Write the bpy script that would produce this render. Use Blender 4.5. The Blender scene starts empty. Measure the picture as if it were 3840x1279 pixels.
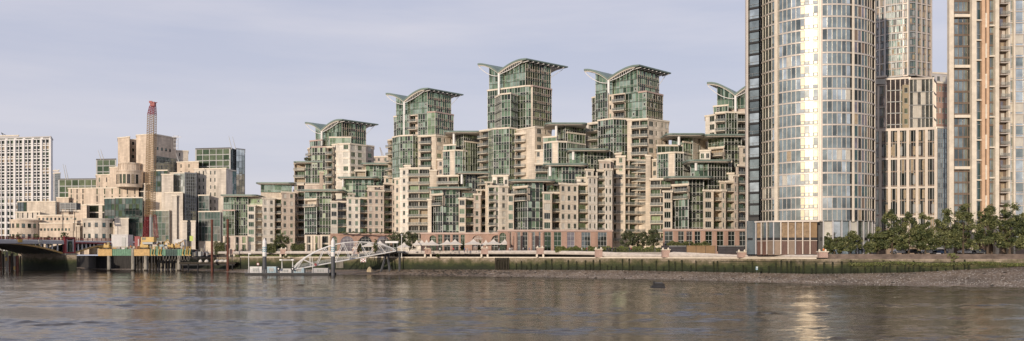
import bpy, math, random
from mathutils import Vector, Matrix
random.seed(7)
S = bpy.context.scene
COL = S.collection
F, CX, HY, H = 3200.0, 1920.0, 955.0, 7.0
GZ = 7.1                                           # level of the land behind the quay
def wx(X, D): return (X-CX)/F*D
def P(X, D): return (wx(X, D), D)
def Z(y, D): return H+(HY-y)*D/F
R = math.radians

# ------------------------------------------------------------------ materials
MATS = {}
def nodes(name):
    m = bpy.data.materials.new(name); m.use_nodes = True
    nt = m.node_tree; b = nt.nodes['Principled BSDF']
    MATS[name] = m
    return m, nt, b
def mat(name, col, rough=.7, metal=0, var=.12, scale=.6, bump=0, spec=.4, coords='Object', stretch=(1,1,1)):
    m, nt, b = nodes(name)
    b.inputs['Roughness'].default_value = rough; b.inputs['Metallic'].default_value = metal
    b.inputs['Specular IOR Level'].default_value = spec
    if var or bump:
        tc = nt.nodes.new('ShaderNodeTexCoord'); mp = nt.nodes.new('ShaderNodeMapping')
        mp.inputs['Scale'].default_value = stretch
        nz = nt.nodes.new('ShaderNodeTexNoise'); nz.inputs['Scale'].default_value = scale
        nz.inputs['Detail'].default_value = 6; nz.inputs['Roughness'].default_value = .65
        nt.links.new(tc.outputs[coords], mp.inputs[0]); nt.links.new(mp.outputs[0], nz.inputs[0])
        cr = nt.nodes.new('ShaderNodeValToRGB')
        a, c = 1-var*1.6, 1+var*1.3
        cr.color_ramp.elements[0].position = .3; cr.color_ramp.elements[1].position = .7
        cr.color_ramp.elements[0].color = (*[min(1, x*a) for x in col], 1)
        cr.color_ramp.elements[1].color = (*[min(1, x*c) for x in col], 1)
        nt.links.new(nz.outputs['Fac'], cr.inputs[0]); nt.links.new(cr.outputs[0], b.inputs['Base Color'])
        if bump:
            bp = nt.nodes.new('ShaderNodeBump'); bp.inputs['Strength'].default_value = bump
            bp.inputs['Distance'].default_value = .3
            nt.links.new(nz.outputs['Fac'], bp.inputs['Height']); nt.links.new(bp.outputs[0], b.inputs['Normal'])
    else:
        b.inputs['Base Color'].default_value = (*col, 1)
    return m
def stone(name, col, bw=1.6, bh=.8, mortar=.72, var=.09):
    m, nt, b = nodes(name)
    tc = nt.nodes.new('ShaderNodeTexCoord')
    bk = nt.nodes.new('ShaderNodeTexBrick')
    bk.inputs['Scale'].default_value = 1; bk.inputs['Brick Width'].default_value = bw; bk.inputs['Row Height'].default_value = bh
    bk.inputs['Mortar Size'].default_value = .035; bk.inputs['Mortar Smooth'].default_value = .3; bk.offset = .5 if bw < 1 else 0
    bk.inputs['Color1'].default_value = (*[c*(1+var) for c in col], 1)
    bk.inputs['Color2'].default_value = (*[c*(1-var) for c in col], 1)
    bk.inputs['Mortar'].default_value = (*[c*mortar for c in col], 1)
    nt.links.new(tc.outputs['UV'], bk.inputs['Vector'])
    nz = nt.nodes.new('ShaderNodeTexNoise'); nz.inputs['Scale'].default_value = .25; nz.inputs['Detail'].default_value = 8
    mp = nt.nodes.new('ShaderNodeMapping'); mp.inputs['Scale'].default_value = (1.6, 1.6, .35)
    nt.links.new(tc.outputs['Object'], mp.inputs[0]); nt.links.new(mp.outputs[0], nz.inputs[0])
    cr = nt.nodes.new('ShaderNodeMapRange'); cr.inputs[1].default_value = .3; cr.inputs[2].default_value = .7
    cr.inputs[3].default_value = .70; cr.inputs[4].default_value = 1.13
    nt.links.new(nz.outputs['Fac'], cr.inputs[0])
    mx = nt.nodes.new('ShaderNodeMix'); mx.data_type = 'RGBA'; mx.blend_type = 'MULTIPLY'; mx.inputs[0].default_value = 1
    nt.links.new(bk.outputs['Color'], mx.inputs[6]); nt.links.new(cr.outputs[0], mx.inputs[7])
    nt.links.new(mx.outputs[2], b.inputs['Base Color'])
    b.inputs['Roughness'].default_value = .8; b.inputs['Specular IOR Level'].default_value = .3
    return m
def glass(name, col, metal=.45, rough=.06):
    m, nt, b = nodes(name)
    b.inputs['Metallic'].default_value = .86 if metal > .4 else metal; b.inputs['Roughness'].default_value = rough
    tc = nt.nodes.new('ShaderNodeTexCoord'); nz = nt.nodes.new('ShaderNodeTexNoise')
    nz.inputs['Scale'].default_value = .35; nz.inputs['Detail'].default_value = 4
    nt.links.new(tc.outputs['Object'], nz.inputs[0])
    cr = nt.nodes.new('ShaderNodeValToRGB')
    cr.color_ramp.elements[0].position = .35; cr.color_ramp.elements[1].position = .65
    cr.color_ramp.elements[0].color = (*[c*.72 for c in col], 1); cr.color_ramp.elements[1].color = (*[min(1, c*1.2) for c in col], 1)
    nt.links.new(nz.outputs['Fac'], cr.inputs[0]); nt.links.new(cr.outputs[0], b.inputs['Base Color'])
    bp = nt.nodes.new('ShaderNodeBump'); bp.inputs['Strength'].default_value = .03; bp.inputs['Distance'].default_value = .4
    nt.links.new(nz.outputs['Fac'], bp.inputs['Height']); nt.links.new(bp.outputs[0], b.inputs['Normal'])
    return m
ST = stone('cream_stone', (.66, .58, .475)); SW = stone('white_stone', (.74, .69, .605)); SP = stone('pink_stone', (.57, .485, .41))
TERR = mat('terracotta_panel', (.60, .41, .27), .7, var=.08)
BRK = stone('terracotta_brick', (.41, .272, .212), .45, .15, .85, .14)
SM = stone('sand_limestone', (.62, .52, .415), 1.8, .9); SMG = stone('grey_limestone', (.60, .545, .47), 1.8, .9)
CONC = mat('pale_concrete', (.47, .46, .46), .8, var=.08, scale=.3); CONCW = mat('white_render', (.66, .65, .64), .7, var=.06)
COP = mat('cream_coping', (.69, .62, .51), .7, var=.1); BANDP = mat('pink_band', (.47, .36, .31), .7, var=.1)
GRN = mat('green_roof_metal', (.16, .215, .19), .5, .1, .12, .3); SOFF = mat('cream_soffit', (.68, .63, .56), .6, var=.05)
WHT = mat('white_painted_steel', (.74, .73, .71), .45, var=.06); FRM = mat('pale_window_frame', (.50, .51, .48), .5, var=.05)
FRD = mat('dark_metal_frame', (.06, .06, .06), .5, .3, .1); FRG = mat('grey_metal_frame', (.30, .31, .31), .5, .2, .08)
FRC = mat('champagne_frame', (.60, .54, .475), .45, .25, .06); FRB = mat('bronze_frame', (.23, .175, .135), .5, .3, .1)
G1 = glass('green_glass', (.25, .34, .21)); G2 = glass('deep_green_glass', (.08, .12, .075)); G3 = glass('pale_green_glass', (.43, .52, .38))
G4 = glass('black_green_glass', (.018, .024, .022), .1); GY = glass('yellow_green_glass', (.36, .42, .27), .45)
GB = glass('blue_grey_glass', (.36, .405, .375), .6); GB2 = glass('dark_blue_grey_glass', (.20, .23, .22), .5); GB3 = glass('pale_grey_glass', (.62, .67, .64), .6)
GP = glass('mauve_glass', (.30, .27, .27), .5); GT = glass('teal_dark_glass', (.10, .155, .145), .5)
BLD = mat('white_blind', (.52, .50, .44), .6, var=.1); BLC = mat('warm_curtain', (.36, .29, .20), .7, var=.2, scale=2)
GOLD = mat('champagne_cladding', (.52, .44, .31), .36, .42, .06, .3)
REDP = mat('red_painted_steel', (.28, .05, .055), .5, var=.15, scale=1.5); YEL = mat('ochre_painted_steel', (.50, .32, .12), .55, var=.2, scale=1)
YELB = mat('yellow_machine_paint', (.54, .36, .10), .45, var=.15); GRNC = mat('green_corrugated_steel', (.12, .26, .17), .55, var=.18, scale=1.2)
DKG = mat('dark_green_steel', (.04, .085, .075), .6, var=.2); RUST = mat('rusty_steel', (.13, .05, .035), .85, var=.35, scale=2, stretch=(1,1,.3))
PILE = mat('weathered_concrete_pile', (.30, .28, .24), .9, var=.3, scale=.8, stretch=(1,1,.3)); BLK = mat('black_steel', (.018, .018, .02), .6, var=.3)
DGY = mat('dark_grey_paint', (.075, .08, .09), .55, var=.2); TIM = mat('wet_timber', (.045, .038, .028), .9, var=.4, scale=2, stretch=(2,2,.3), bump=.3)
TEAL = mat('teal_paint', (.04, .24, .33), .5, var=.05); LBLU = mat('light_blue_paint', (.32, .45, .52), .5, var=.12)
CANV = mat('white_canvas', (.58, .54, .48), .8, var=.08); GRAV = mat('grey_gravel', (.2, .185, .17), .9, var=.3, scale=3)
HOARD = mat('dark_hoarding', (.045, .04, .045), .6, var=.2); TANP = mat('tan_hoarding', (.26, .17, .09), .7, var=.12)
SHADE = mat('shade_toned_wall', (.06, .055, .05), .9, var=.3); PAV = mat('stone_paving', (.34, .31, .28), .85, var=.12, scale=1)
BARK = mat('tree_bark', (.10, .075, .055), .9, var=.3, scale=4); BRZ = mat('dark_bronze', (.07, .085, .06), .5, .6, .3, 3)
SKIN = mat('skin', (.45, .28, .2), .6, var=0); HAIR = mat('dark_hair', (.03, .022, .018), .7, var=0)
LEAF = [mat('leaf_dark', (.04, .056, .02), .6, var=.25, scale=1), mat('leaf_mid', (.10, .115, .042), .6, var=.25, scale=1), mat('leaf_light', (.19, .195, .08), .6, var=.25, scale=1)]
OLV = [mat('olive_leaf_dark', (.045, .055, .025), .6, var=.25), mat('olive_leaf_mid', (.085, .10, .045), .6, var=.25), mat('olive_leaf_light', (.15, .16, .08), .6, var=.25)]
def railmat():
    m, nt, b = nodes('railing_glass')
    b.inputs['Base Color'].default_value = (.28, .30, .28, 1); b.inputs['Roughness'].default_value = .2; b.inputs['Alpha'].default_value = .3
    return m
RAIL = railmat(); OLG = glass('olive_glass', (.15, .19, .12), .5)

# ------------------------------------------------------------------ mesh builder
class MB:
    def __init__(s): s.v = []; s.f = []; s.m = []; s.uv = []; s.mats = []
    def mi(s, m):
        if m not in s.mats: s.mats.append(m)
        return s.mats.index(m)
    def face(s, pts, m, uv=None):
        n = len(s.v); s.v.extend([tuple(p) for p in pts]); s.f.append(tuple(range(n, n+len(pts)))); s.m.append(s.mi(m))
        if uv is None:
            a = Vector(pts[0]); b = Vector(pts[1]); c = Vector(pts[-1]); nn = (b-a).cross(c-a)
            if abs(nn.z) > .7*nn.length: uv = [(p[0], p[1]) for p in pts]
            else:
                d = Vector((b.x-a.x, b.y-a.y)) if (b-a).xy.length > (c-a).xy.length else Vector((c.x-a.x, c.y-a.y))
                d = d.normalized() if d.length else Vector((1, 0))
                uv = [(p[0]*d.x+p[1]*d.y, p[2]) for p in pts]
        s.uv.extend(uv)
    def hexa(s, b, t, m):                                   # b, t: four bottom / top points, anticlockwise from above
        s.face(b[::-1], m); s.face(t, m)
        for i in range(4):
            j = (i+1) % 4; s.face([b[i], b[j], t[j], t[i]], m)
    def box(s, c, sz, m, rz=0):
        x, y, z = c; a, b, h = sz[0]/2, sz[1]/2, sz[2]/2; co, si = math.cos(rz), math.sin(rz)
        q = [(x+px*co-py*si, y+px*si+py*co) for px, py in ((-a,-b),(a,-b),(a,b),(-a,b))]
        s.hexa([(u, w, z-h) for u, w in q], [(u, w, z+h) for u, w in q], m)
    def prism(s, poly, z0, z1, m, mt=None, mbot=None):
        n = len(poly); z0s = z0 if isinstance(z0, (list, tuple)) else [z0]*n; z1s = z1 if isinstance(z1, (list, tuple)) else [z1]*n
        for i in range(n):
            j = (i+1) % n
            s.face([(*poly[i], z0s[i]), (*poly[j], z0s[j]), (*poly[j], z1s[j]), (*poly[i], z1s[i])], m)
        s.face([(*poly[i], z1s[i]) for i in range(n)], mt or m)
        s.face([(*poly[i], z0s[i]) for i in range(n)][::-1], mbot or m)
    def bar(s, a, b, w, m, n=6, w2=None):                   # round bar between two points
        a = Vector(a); b = Vector(b); d = (b-a)
        if d.length < 1e-6: return
        d.normalize(); up = Vector((0,0,1)) if abs(d.z) < .95 else Vector((1,0,0))
        p = d.cross(up).normalized(); q = p.cross(d); w2 = w if w2 is None else w2
        A = [a+(p*math.cos(t)+q*math.sin(t))*w/2 for t in [i*2*math.pi/n for i in range(n)]]
        B = [b+(p*math.cos(t)+q*math.sin(t))*w2/2 for t in [i*2*math.pi/n for i in range(n)]]
        for i in range(n):
            j = (i+1) % n; s.face([A[j], A[i], B[i], B[j]], m)
        s.face(A, m); s.face(B[::-1], m)
    def lathe(s, prof, c, m, n=16, mfun=None):
        for k in range(len(prof)-1):
            (r0, z0), (r1, z1) = prof[k], prof[k+1]
            for i in range(n):
                a, b = 2*math.pi*i/n, 2*math.pi*(i+1)/n
                q = [(c[0]+r0*math.cos(a), c[1]+r0*math.sin(a), c[2]+z0), (c[0]+r0*math.cos(b), c[1]+r0*math.sin(b), c[2]+z0),
                     (c[0]+r1*math.cos(b), c[1]+r1*math.sin(b), c[2]+z1), (c[0]+r1*math.cos(a), c[1]+r1*math.sin(a), c[2]+z1)]
                if r0 < 1e-4: q = q[1:]
                elif r1 < 1e-4: q = q[:3]
                s.face(q, mfun(k) if mfun else m)
    def mesh(s, name, off=(0,0,0)):
        me = bpy.data.meshes.new(name)
        ox, oy, oz = off
        me.from_pydata([(a-ox, b-oy, c-oz) for a, b, c in s.v], [], s.f)
        for m in s.mats: me.materials.append(m)
        me.polygons.foreach_set('material_index', s.m)
        uvl = me.uv_layers.new(name='UVMap'); flat = [c for p in s.uv for c in p]
        uvl.data.foreach_set('uv', flat); me.update()
        return me
    def build(s, name, parent=None, loc=None, smooth=False):
        if not s.f: return None
        off = world_loc(parent) if parent else (loc or (0,0,0))
        me = s.mesh(name, off)
        if smooth: me.polygons.foreach_set('use_smooth', [True]*len(me.polygons))
        o = bpy.data.objects.new(name, me); COL.objects.link(o)
        if parent: o.parent = parent
        else: o.location = off
        return o
def world_loc(o):
    v = Vector((0,0,0))
    while o: v += o.location; o = o.parent
    return tuple(v)
def tag(o, label=None, cat=None, group=None, kind=None):
    if label: o['label'] = label
    if cat: o['category'] = cat
    if group: o['group'] = group
    if kind: o['kind'] = kind
    return o
def empty(name, loc, label, cat, group=None, rz=0):
    o = bpy.data.objects.new(name, None); COL.objects.link(o); o.location = loc; o.rotation_euler.z = rz
    return tag(o, label, cat, group)
def inst(name, me, parent, loc, rz=0, scale=None):
    o = bpy.data.objects.new(name, me); COL.objects.link(o); o.parent = parent
    o.location = loc; o.rotation_euler.z = rz
    if scale: o.scale = scale
    return o
def copy_tree(o, parent=None):
    c = o.copy(); COL.objects.link(c); c.parent = parent
    for ch in [x for x in bpy.data.objects if x.parent == o]: copy_tree(ch, c)
    return c

# ------------------------------------------------------------------ building kit
FRAMES = {}; PANES = {}; BALS = {}
def frame_mesh(w, h, fm, lights):
    k = (w, h, fm.name, lights)
    if k not in FRAMES:
        m = MB(); t = .09
        m.box((0, 0, t/2), (w, .1, t), fm); m.box((0, 0, h-t/2), (w, .1, t), fm)
        for x in (-w/2+t/2, w/2-t/2): m.box((x, 0, h/2), (t, .1, h-2*t), fm)
        for i in range(1, lights): m.box((-w/2+w*i/lights, 0, h/2), (.07, .08, h-2*t), fm)
        m.box((0, -.12, -.06), (w+.2, .3, .1), fm)
        if h > 3.5:
            for q in (.3, .55, .8): m.box((0, 0, h*q), (w-2*t, .08, .09), fm)
        FRAMES[k] = m.mesh('window')
    return FRAMES[k]
def pane_mesh(w, h, gm):
    k = (w, h, gm.name)
    if k not in PANES:
        m = MB(); m.box((0, .0, h/2), (w-.1, .03, h-.1), gm); PANES[k] = m.mesh('pane')
    return PANES[k]
def bal_mesh(w, sm):
    k = (w, sm.name)
    if k not in BALS:
        m = MB(); m.box((0, -.65, -.09), (w, 1.5, .2), sm)
        r = MB(); r.box((0, -1.33, .5), (w-.1, .03, .86), RAIL)
        for x in (-w/2+.05, w/2-.05): r.box((x, -.68, .5), (.03, 1.26, .86), RAIL)
        r.box((0, -1.33, 1.0), (w, .06, .06), FRG)
        for x in (-w/2+.05, w/2-.05): r.box((x, -.68, 1.0), (.06, 1.26, .06), FRG)
        n = max(2, int(w/1.1))
        for i in range(n+1): r.box((-w/2+.05+(w-.1)*i/n, -1.33, .5), (.05, .05, .96), FRG)
        BALS[k] = (m.mesh('balcony'), r.mesh('railing'))
    return BALS[k]
PLM = {}
def plant_mesh(k):
    if k not in PLM:
        r_ = random.Random(k); m = MB(); m.lathe([(.16, 0), (.22, .4), (0, .4)], (0, 0, 0), [FRD, BRK, COP][k], 8)
        for i in range(90):
            p = Vector((r_.gauss(0, .22), r_.gauss(0, .2), .75+r_.gauss(0, .26))); v = Vector((r_.gauss(0, 1), r_.gauss(0, 1), r_.gauss(0, 1))).normalized()*.11; q = v.cross(Vector((r_.gauss(0, 1), r_.gauss(0, 1), 1))).normalized()*.06
            m.face([p-v, p-q, p+v, p+q], LEAF[r_.randrange(3)])
        PLM[k] = m.mesh('potted_plant')
    return PLM[k]
def patio_mesh():
    if 'p' not in PLM:
        m = MB(); m.bar((0, 0, .7), (0, 0, .74), .7, CANV, 8); m.bar((0, 0, 0), (0, 0, .7), .06, FRD, 4)
        for d in (-.65, .65): m.box((d, 0, .45), (.45, .45, .05), TIM); m.box((d*1.3, 0, .7), (.05, .45, .5), TIM); m.box((d, 0, .22), (.3, .3, .4), TIM)
        PLM['p'] = m.mesh('patio_set')
    return PLM['p']
WT = {'n': .5, 'N': 1.4, 'w': 1., 's': .7, 'W': 1.35, 'b': 1.5, 'c': 1.5, 'a': 1.6, 't': 1.2, 'T': 1.8, 'k': .25}
class Bld:
    def __init__(s, name, X, D, label, cat='building', group=None, base=GZ, floor=3.3, doff=0):
        s.doff = doff; D += doff
        s.e = empty(name, (wx(X, D), D, base), label, cat, group)
        s.wall = MB(); s.par = MB(); s.roof = MB(); s.win = []; s.bal = []; s.base = base; s.fl = floor
        s.gl = [G4, G4, G4, G2, G2, G2, G1, G1, BLD]; s.fm = FRM
    # one flat facade with real openings
    def facade(s, p0, p1, z0, z1, spec, wm, bands=True, lights=2, winh=1.85):
        p0 = Vector(p0); p1 = Vector(p1); L = (p1-p0).length; u = (p1-p0)/L; n = Vector((u.y, -u.x)); rz = math.atan2(u.y, u.x)
        fh = s.fl; nf = max(1, int(round((z1-z0)/fh))) if spec.strip('nN') else 0
        if nf: fh = (z1-z0)/nf
        tot = sum(WT[c] for c in spec); ops = []; x = 0
        for c in spec:
            bw = L*WT[c]/tot; xc = x+bw/2
            for k in range(nf):
                zb = z0+k*fh
                if c in 'wWs':
                    w = {'w': min(1.25, bw*.62), 'W': min(2.3, bw*.74), 's': min(.7, bw*.6)}[c]; w = round(w, 1)
                    ops.append((xc-w/2, xc+w/2, zb+.85, zb+.85+winh, .22)); s.win.append((p0+u*xc-n*.16, zb+.85, w, winh, rz, {'w': lights, 'W': 3, 's': 1}[c], n))
                elif c in 'bc':
                    w = round(bw*.92, 1); hh = round(fh-.55, 2); dep = 1.6
                    ops.append((xc-w/2, xc+w/2, zb+.12, zb+.12+hh, dep)); s.win.append((p0+u*xc-n*(dep-.06), zb+.12, w, hh, rz, max(2, int(w/1.1)), n))
                    s.bal.append((p0+u*xc, zb+.1, round(bw*(1.0 if c == 'c' else .98), 1), rz, n))
                elif c == 't' or c == 'T':
                    w = round(bw*.72, 1); hh = round(fh-.5, 2)
                    ops.append((xc-w/2, xc+w/2, zb+.1, zb+.1+hh, .35)); s.win.append((p0+u*xc-n*.28, zb+.1, w, hh, rz, max(2, int(w/1.0)), n))
                elif c == 'a':
                    w = round(bw*.74, 1); hh = round(fh-.7, 2); ops.append((xc-w/2, xc+w/2, zb+.05, zb+.05+hh, .9))
                    s.win.append((p0+u*xc-n*.8, zb+.05, w, hh, rz, 4, n))
                    ra = min(w/2, hh*.45); zt = zb+.05+hh; e = ra/(w/2)
                    for sd in (-1, 1):
                        prev = (sd*w/2, zt-ra)
                        for q in range(1, 7):
                            a = q/6*math.pi/2; cur = (sd*w/2*math.cos(a), zt-ra+ra*math.sin(a))
                            pts = [prev, cur, (sd*w/2, zt)]
                            P3 = [(*(p0+u*(xc+a_)), b_) for a_, b_ in pts]
                            if sd > 0: P3 = P3[::-1]
                            s.wall.face([(p[0]+n.x*.003, p[1]+n.y*.003, p[2]) for p in P3], wm); prev = cur
            x += bw
        us = sorted({0, L, *[o[0] for o in ops], *[o[1] for o in ops]}); vs = sorted({z0, z1, *[o[2] for o in ops], *[o[3] for o in ops]})
        def pt(a, z, d=0): q = p0+u*a-n*d; return (q.x, q.y, z)
        hit = {}
        # group cells column by column for openings
        for i in range(len(us)-1):
            um = (us[i]+us[i+1])/2; col = [o for o in ops if o[0] < um < o[1]]
            if not col:
                s.wall.face([pt(us[i], z0), pt(us[i+1], z0), pt(us[i+1], z1), pt(us[i], z1)], wm, [(us[i], z0), (us[i+1], z0), (us[i+1], z1), (us[i], z1)]); continue
            col.sort(key=lambda o: o[2]); za = z0
            for o in col:
                if o[2] > za+1e-4: s.wall.face([pt(us[i], za), pt(us[i+1], za), pt(us[i+1], o[2]), pt(us[i], o[2])], wm, [(us[i], za), (us[i+1], za), (us[i+1], o[2]), (us[i], o[2])])
                za = o[3]
            if za < z1-1e-4: s.wall.face([pt(us[i], za), pt(us[i+1], za), pt(us[i+1], z1), pt(us[i], z1)], wm, [(us[i], za), (us[i+1], za), (us[i+1], z1), (us[i], z1)])
        for a, b, c, d, dp in ops:
            s.wall.face([pt(a, c), pt(a, c, dp), pt(a, d, dp), pt(a, d)], wm); s.wall.face([pt(b, c, dp), pt(b, c), pt(b, d), pt(b, d, dp)], wm)
            s.wall.face([pt(a, c), pt(b, c), pt(b, c, dp), pt(a, c, dp)], wm); s.wall.face([pt(a, d, dp), pt(b, d, dp), pt(b, d), pt(a, d)], wm)
            s.wall.face([pt(a, c, dp), pt(b, c, dp), pt(b, d, dp), pt(a, d, dp)], wm)
        if bands and nf > 1 and wm in (ST, SW, SP):
            for k in range(1, nf):
                z = z0+k*fh-.12; q = p0+u*(L/2)+n*.03
                if not any(c in spec for c in 'bct'): s.wall.box((q.x, q.y, z), (L-.02, .1, .14), COP, rz)
    def glaz(s, p0, p1, z0, z1, style='G', bay=1.35, fm=None):
        p0 = Vector(p0); p1 = Vector(p1); L = (p1-p0).length; u = (p1-p0)/L; n = Vector((u.y, -u.x)); rz = math.atan2(u.y, u.x)
        st = STY[style]; fm = fm or st['fm']; bay = st.get('bay', bay); fl = st.get('fl', s.fl)
        nb = max(1, int(round(L/bay))); nf = max(1, int(round((z1-z0)/fl))); bw = L/nb; fh = (z1-z0)/nf
        g = MB(); mu = MB(); rows = st['rows']; mw = st.get('mw', .13)
        def pt(a, z, d=0): q = p0+u*a+n*d; return (q.x, q.y, z)
        for k in range(nf):
            floormat = random.random()
            for i in range(nb):
                grp = random.random()
                for (a, b, choices) in rows:
                    m = random.choice(choices)
                    x0, x1, za, zb = i*bw, (i+1)*bw, z0+(k+a)*fh, z0+(k+b)*fh
                    t = random.uniform(-.012, .012); t2 = random.uniform(-.012, .012)
                    g.face([pt(x0, za, -.03+t), pt(x1, za, -.03+t2), pt(x1, zb, -.03-t2), pt(x0, zb, -.03-t)], m)
        for i in range(nb+1):
            md = st.get('md', .16); q = p0+u*(i*bw)+n*(md/2-.07); w = mw*(2.2 if i in (0, nb) else 1)
            mu.box((q.x, q.y, (z0+z1)/2), (w, md, z1-z0), fm, rz)
        for k in range(nf+1):
            q = p0+u*(L/2)+n*.06; mu.box((q.x, q.y, z0+k*fh-(.01 if k else -.1)), (L+.1, .24, st.get('fb', .22)), st.get('fbm', fm), rz)
            if k < nf:
                for (a, b, c) in rows[:-1]: q = p0+u*(L/2)+n*.02; mu.box((q.x, q.y, z0+(k+b)*fh), (L, .12, mw*.8), fm, rz)
        # white opening lights in the grid
        if st.get('vents'):
            for k in range(nf):
                for i in range(nb):
                    if random.random() < st['vents']:
                        q = p0+u*((i+.5)*bw)+n*.05; zc = z0+(k+.6)*fh
                        mu.box((q.x, q.y, zc), (bw*.55, .1, fh*.38), FRM, rz); g.box((q.x+n.x*.04, q.y+n.y*.04, zc), (bw*.36, .1, fh*.28), G4, rz)
        o = g.build('curtain_wall', s.e)
        off = world_loc(s.e); me = mu.mesh('mullions', off); c = bpy.data.objects.new('mullions', me); COL.objects.link(c); c.parent = o
        s.wall.face([pt(0, z0, -.2), pt(L, z0, -.2), pt(L, z1, -.2), pt(0, z1, -.2)], FRD)
    # a mass: front points (X, D) left to right, one spec per segment, closed behind
    def mass(s, pts, yt, yb, specs, dep=9, wm=ST, cop=True, lights=2, winh=1.85, copm=None, yref=None, below=None, under=None):
        pts = [(X, D+s.doff) for X, D in pts]
        Dm = yref or sum(p[1] for p in pts)/len(pts)
        yb = yb+110 if yb < 800 and below is None and yt < 640 else yb; z1 = Z(yt, Dm); z0 = max(Z(yb, Dm), s.base); fr = [P(*p) for p in pts]
        if isinstance(specs, str): specs = [specs]
        a, b = Vector(fr[0]), Vector(fr[-1]); mid = (a+b)/2; ray = mid.normalized()*dep
        back = [tuple(b+ray), tuple(a+ray)]; poly = fr+back
        for i in range(len(fr)-1):
            sp = specs[i] if i < len(specs) else 'n'; q0, q1 = fr[i], fr[i+1]
            if sp[0] == '!': s.glaz(q0, q1, z0, z1, sp[1:])
            else: s.facade(q0, q1, z0, z1, sp, wm, lights=lights, winh=winh)
            if under and z0 > s.base+.05: s.glaz(q0, q1, max(s.base, Z(under, Dm)), z0, 'D')
            zq = max(s.base, Z(under, Dm)) if under else z0
            if zq > s.base+.05: s.wall.face([(*q0, s.base), (*q1, s.base), (*q1, zq), (*q0, zq)], below or wm)
        for q0, q1 in zip([fr[-1]]+back, back+[fr[0]]):
            s.wall.face([(*q0, s.base), (*q1, s.base), (*q1, z1), (*q0, z1)], wm)
        rm_ = MB(); rm_.face([(*p, z1) for p in poly], GRAV); rm_.build('roof', s.e)
        if cop:
            cm = copm or COP; pm = MB()
            for q0, q1 in zip(poly, poly[1:]+poly[:1]):
                q0, q1 = Vector(q0), Vector(q1); L = (q1-q0).length; m = (q0+q1)/2; u = (q1-q0)/L
                pm.box((m.x, m.y, z1+.12), (L+.5, .5, .62), cm, math.atan2(u.y, u.x))
            pm.build('parapet', s.e)
        return z1
    # flat overhanging roof with rounded ends
    def slab(s, x0, x1, y, D, depth=11, th=.55, over=0):
        D += s.doff
        a = wx(x0, D); b = wx(x1, D); z = Z(y, D); r = 2.2; pts = []
        f = lambda cx, cy, a0: [(cx+r*math.cos(R(t)), cy+r*math.sin(R(t))) for t in range(a0, a0+91, 18)]
        pts = f(a+r, D+r, 180)+f(b-r, D+r, 270)+f(b-r, D+depth-r, 0)+f(a+r, D+depth-r, 90)
        mb = MB(); mb.prism(pts, z-th, z, GRN, GRN, SOFF)
        cx = (a+b)/2; cy = D+depth/2
        inner = [(cx+(x-cx)*.93, cy+(y_-cy)*.9) for x, y_ in pts]
        mb.prism(inner, z-th-.3, z-th-.004, SOFF)
        mb.build('roof_slab', s.e)
    def col(s, X, D, yt, yb, w=1.0, m=None, name='column'):
        mb = MB(); mb.bar((wx(X, D), D, max(Z(yb, D), s.base)), (wx(X, D), D, Z(yt, D)), w, m or WHT, 12); mb.build(name, s.e)
    def finish(s):
        s.wall.build('wall', s.e)
        ex, ey, ez = world_loc(s.e)
        s.win.sort(key=lambda w: w[0].y/(w[2]*w[3])**.5)
        rest = MB()
        for i, (p, z, w, h, rz, li, n) in enumerate(s.win):
            gm = random.choice(s.gl if h < 2.4 else [G4, G4, GP, G2, GB2] if h > 5 else [G4, G4, G4, G4, G2, G2, G2, G2, G2, G1, BLC])
            if i < 100:
                o = inst('window', frame_mesh(w, h, s.fm, li), s.e, (p.x-ex, p.y-ey, z-ez), rz)
                inst('pane', pane_mesh(w, h, gm), o, (0, .02, 0))
            else:
                t = .09; u = Vector((math.cos(rz), math.sin(rz)))
                rest.box((p.x, p.y, z+h/2), (w-.1, .03, h-.1), gm, rz)
                for zz in (z+t/2, z+h-t/2): rest.box((p.x+n.x*.03, p.y+n.y*.03, zz), (w, .08, t), s.fm, rz)
                for j in range(li+1):
                    q = p+u*(-w/2+w*j/li)*.97+n*.03; rest.box((q.x, q.y, z+h/2), (t, .07, h), s.fm, rz)
        o = rest.build('window', s.e)
        if o: o['kind'] = 'stuff'
        s.bal.sort(key=lambda b: b[0].y)
        for i, (p, z, w, rz, n) in enumerate(s.bal[:100]):
            a, b = bal_mesh(w, COP); o = inst('balcony', a, s.e, (p.x-ex, p.y-ey, z-ez), rz); inst('railing', b, o, (0, 0, 0))
            if random.random() < .3: inst('potted_plant', plant_mesh(random.randrange(3)), o, (random.uniform(-.4, .4)*w, -.9, 0))
            if random.random() < .25 and w > 1.8: inst('patio_set', patio_mesh(), o, (random.uniform(-.3, .3)*w, -.6, 0))
        rest = MB()
        for (p, z, w, rz, n) in s.bal[100:]:
            q = p+n*.65; rest.box((q.x, q.y, z-.11), (w, 1.5, .26), COP, rz); q = p+n*1.33
            rest.box((q.x, q.y, z+.5), (w-.1, .03, .86), RAIL, rz); rest.box((q.x, q.y, z+1.), (w, .07, .07), FRM, rz)
        o = rest.build('balcony', s.e)
        if o: o['kind'] = 'stuff'
BANDG = mat('grey_green_band', (.12, .14, .12), .5, .2, .1)
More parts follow.
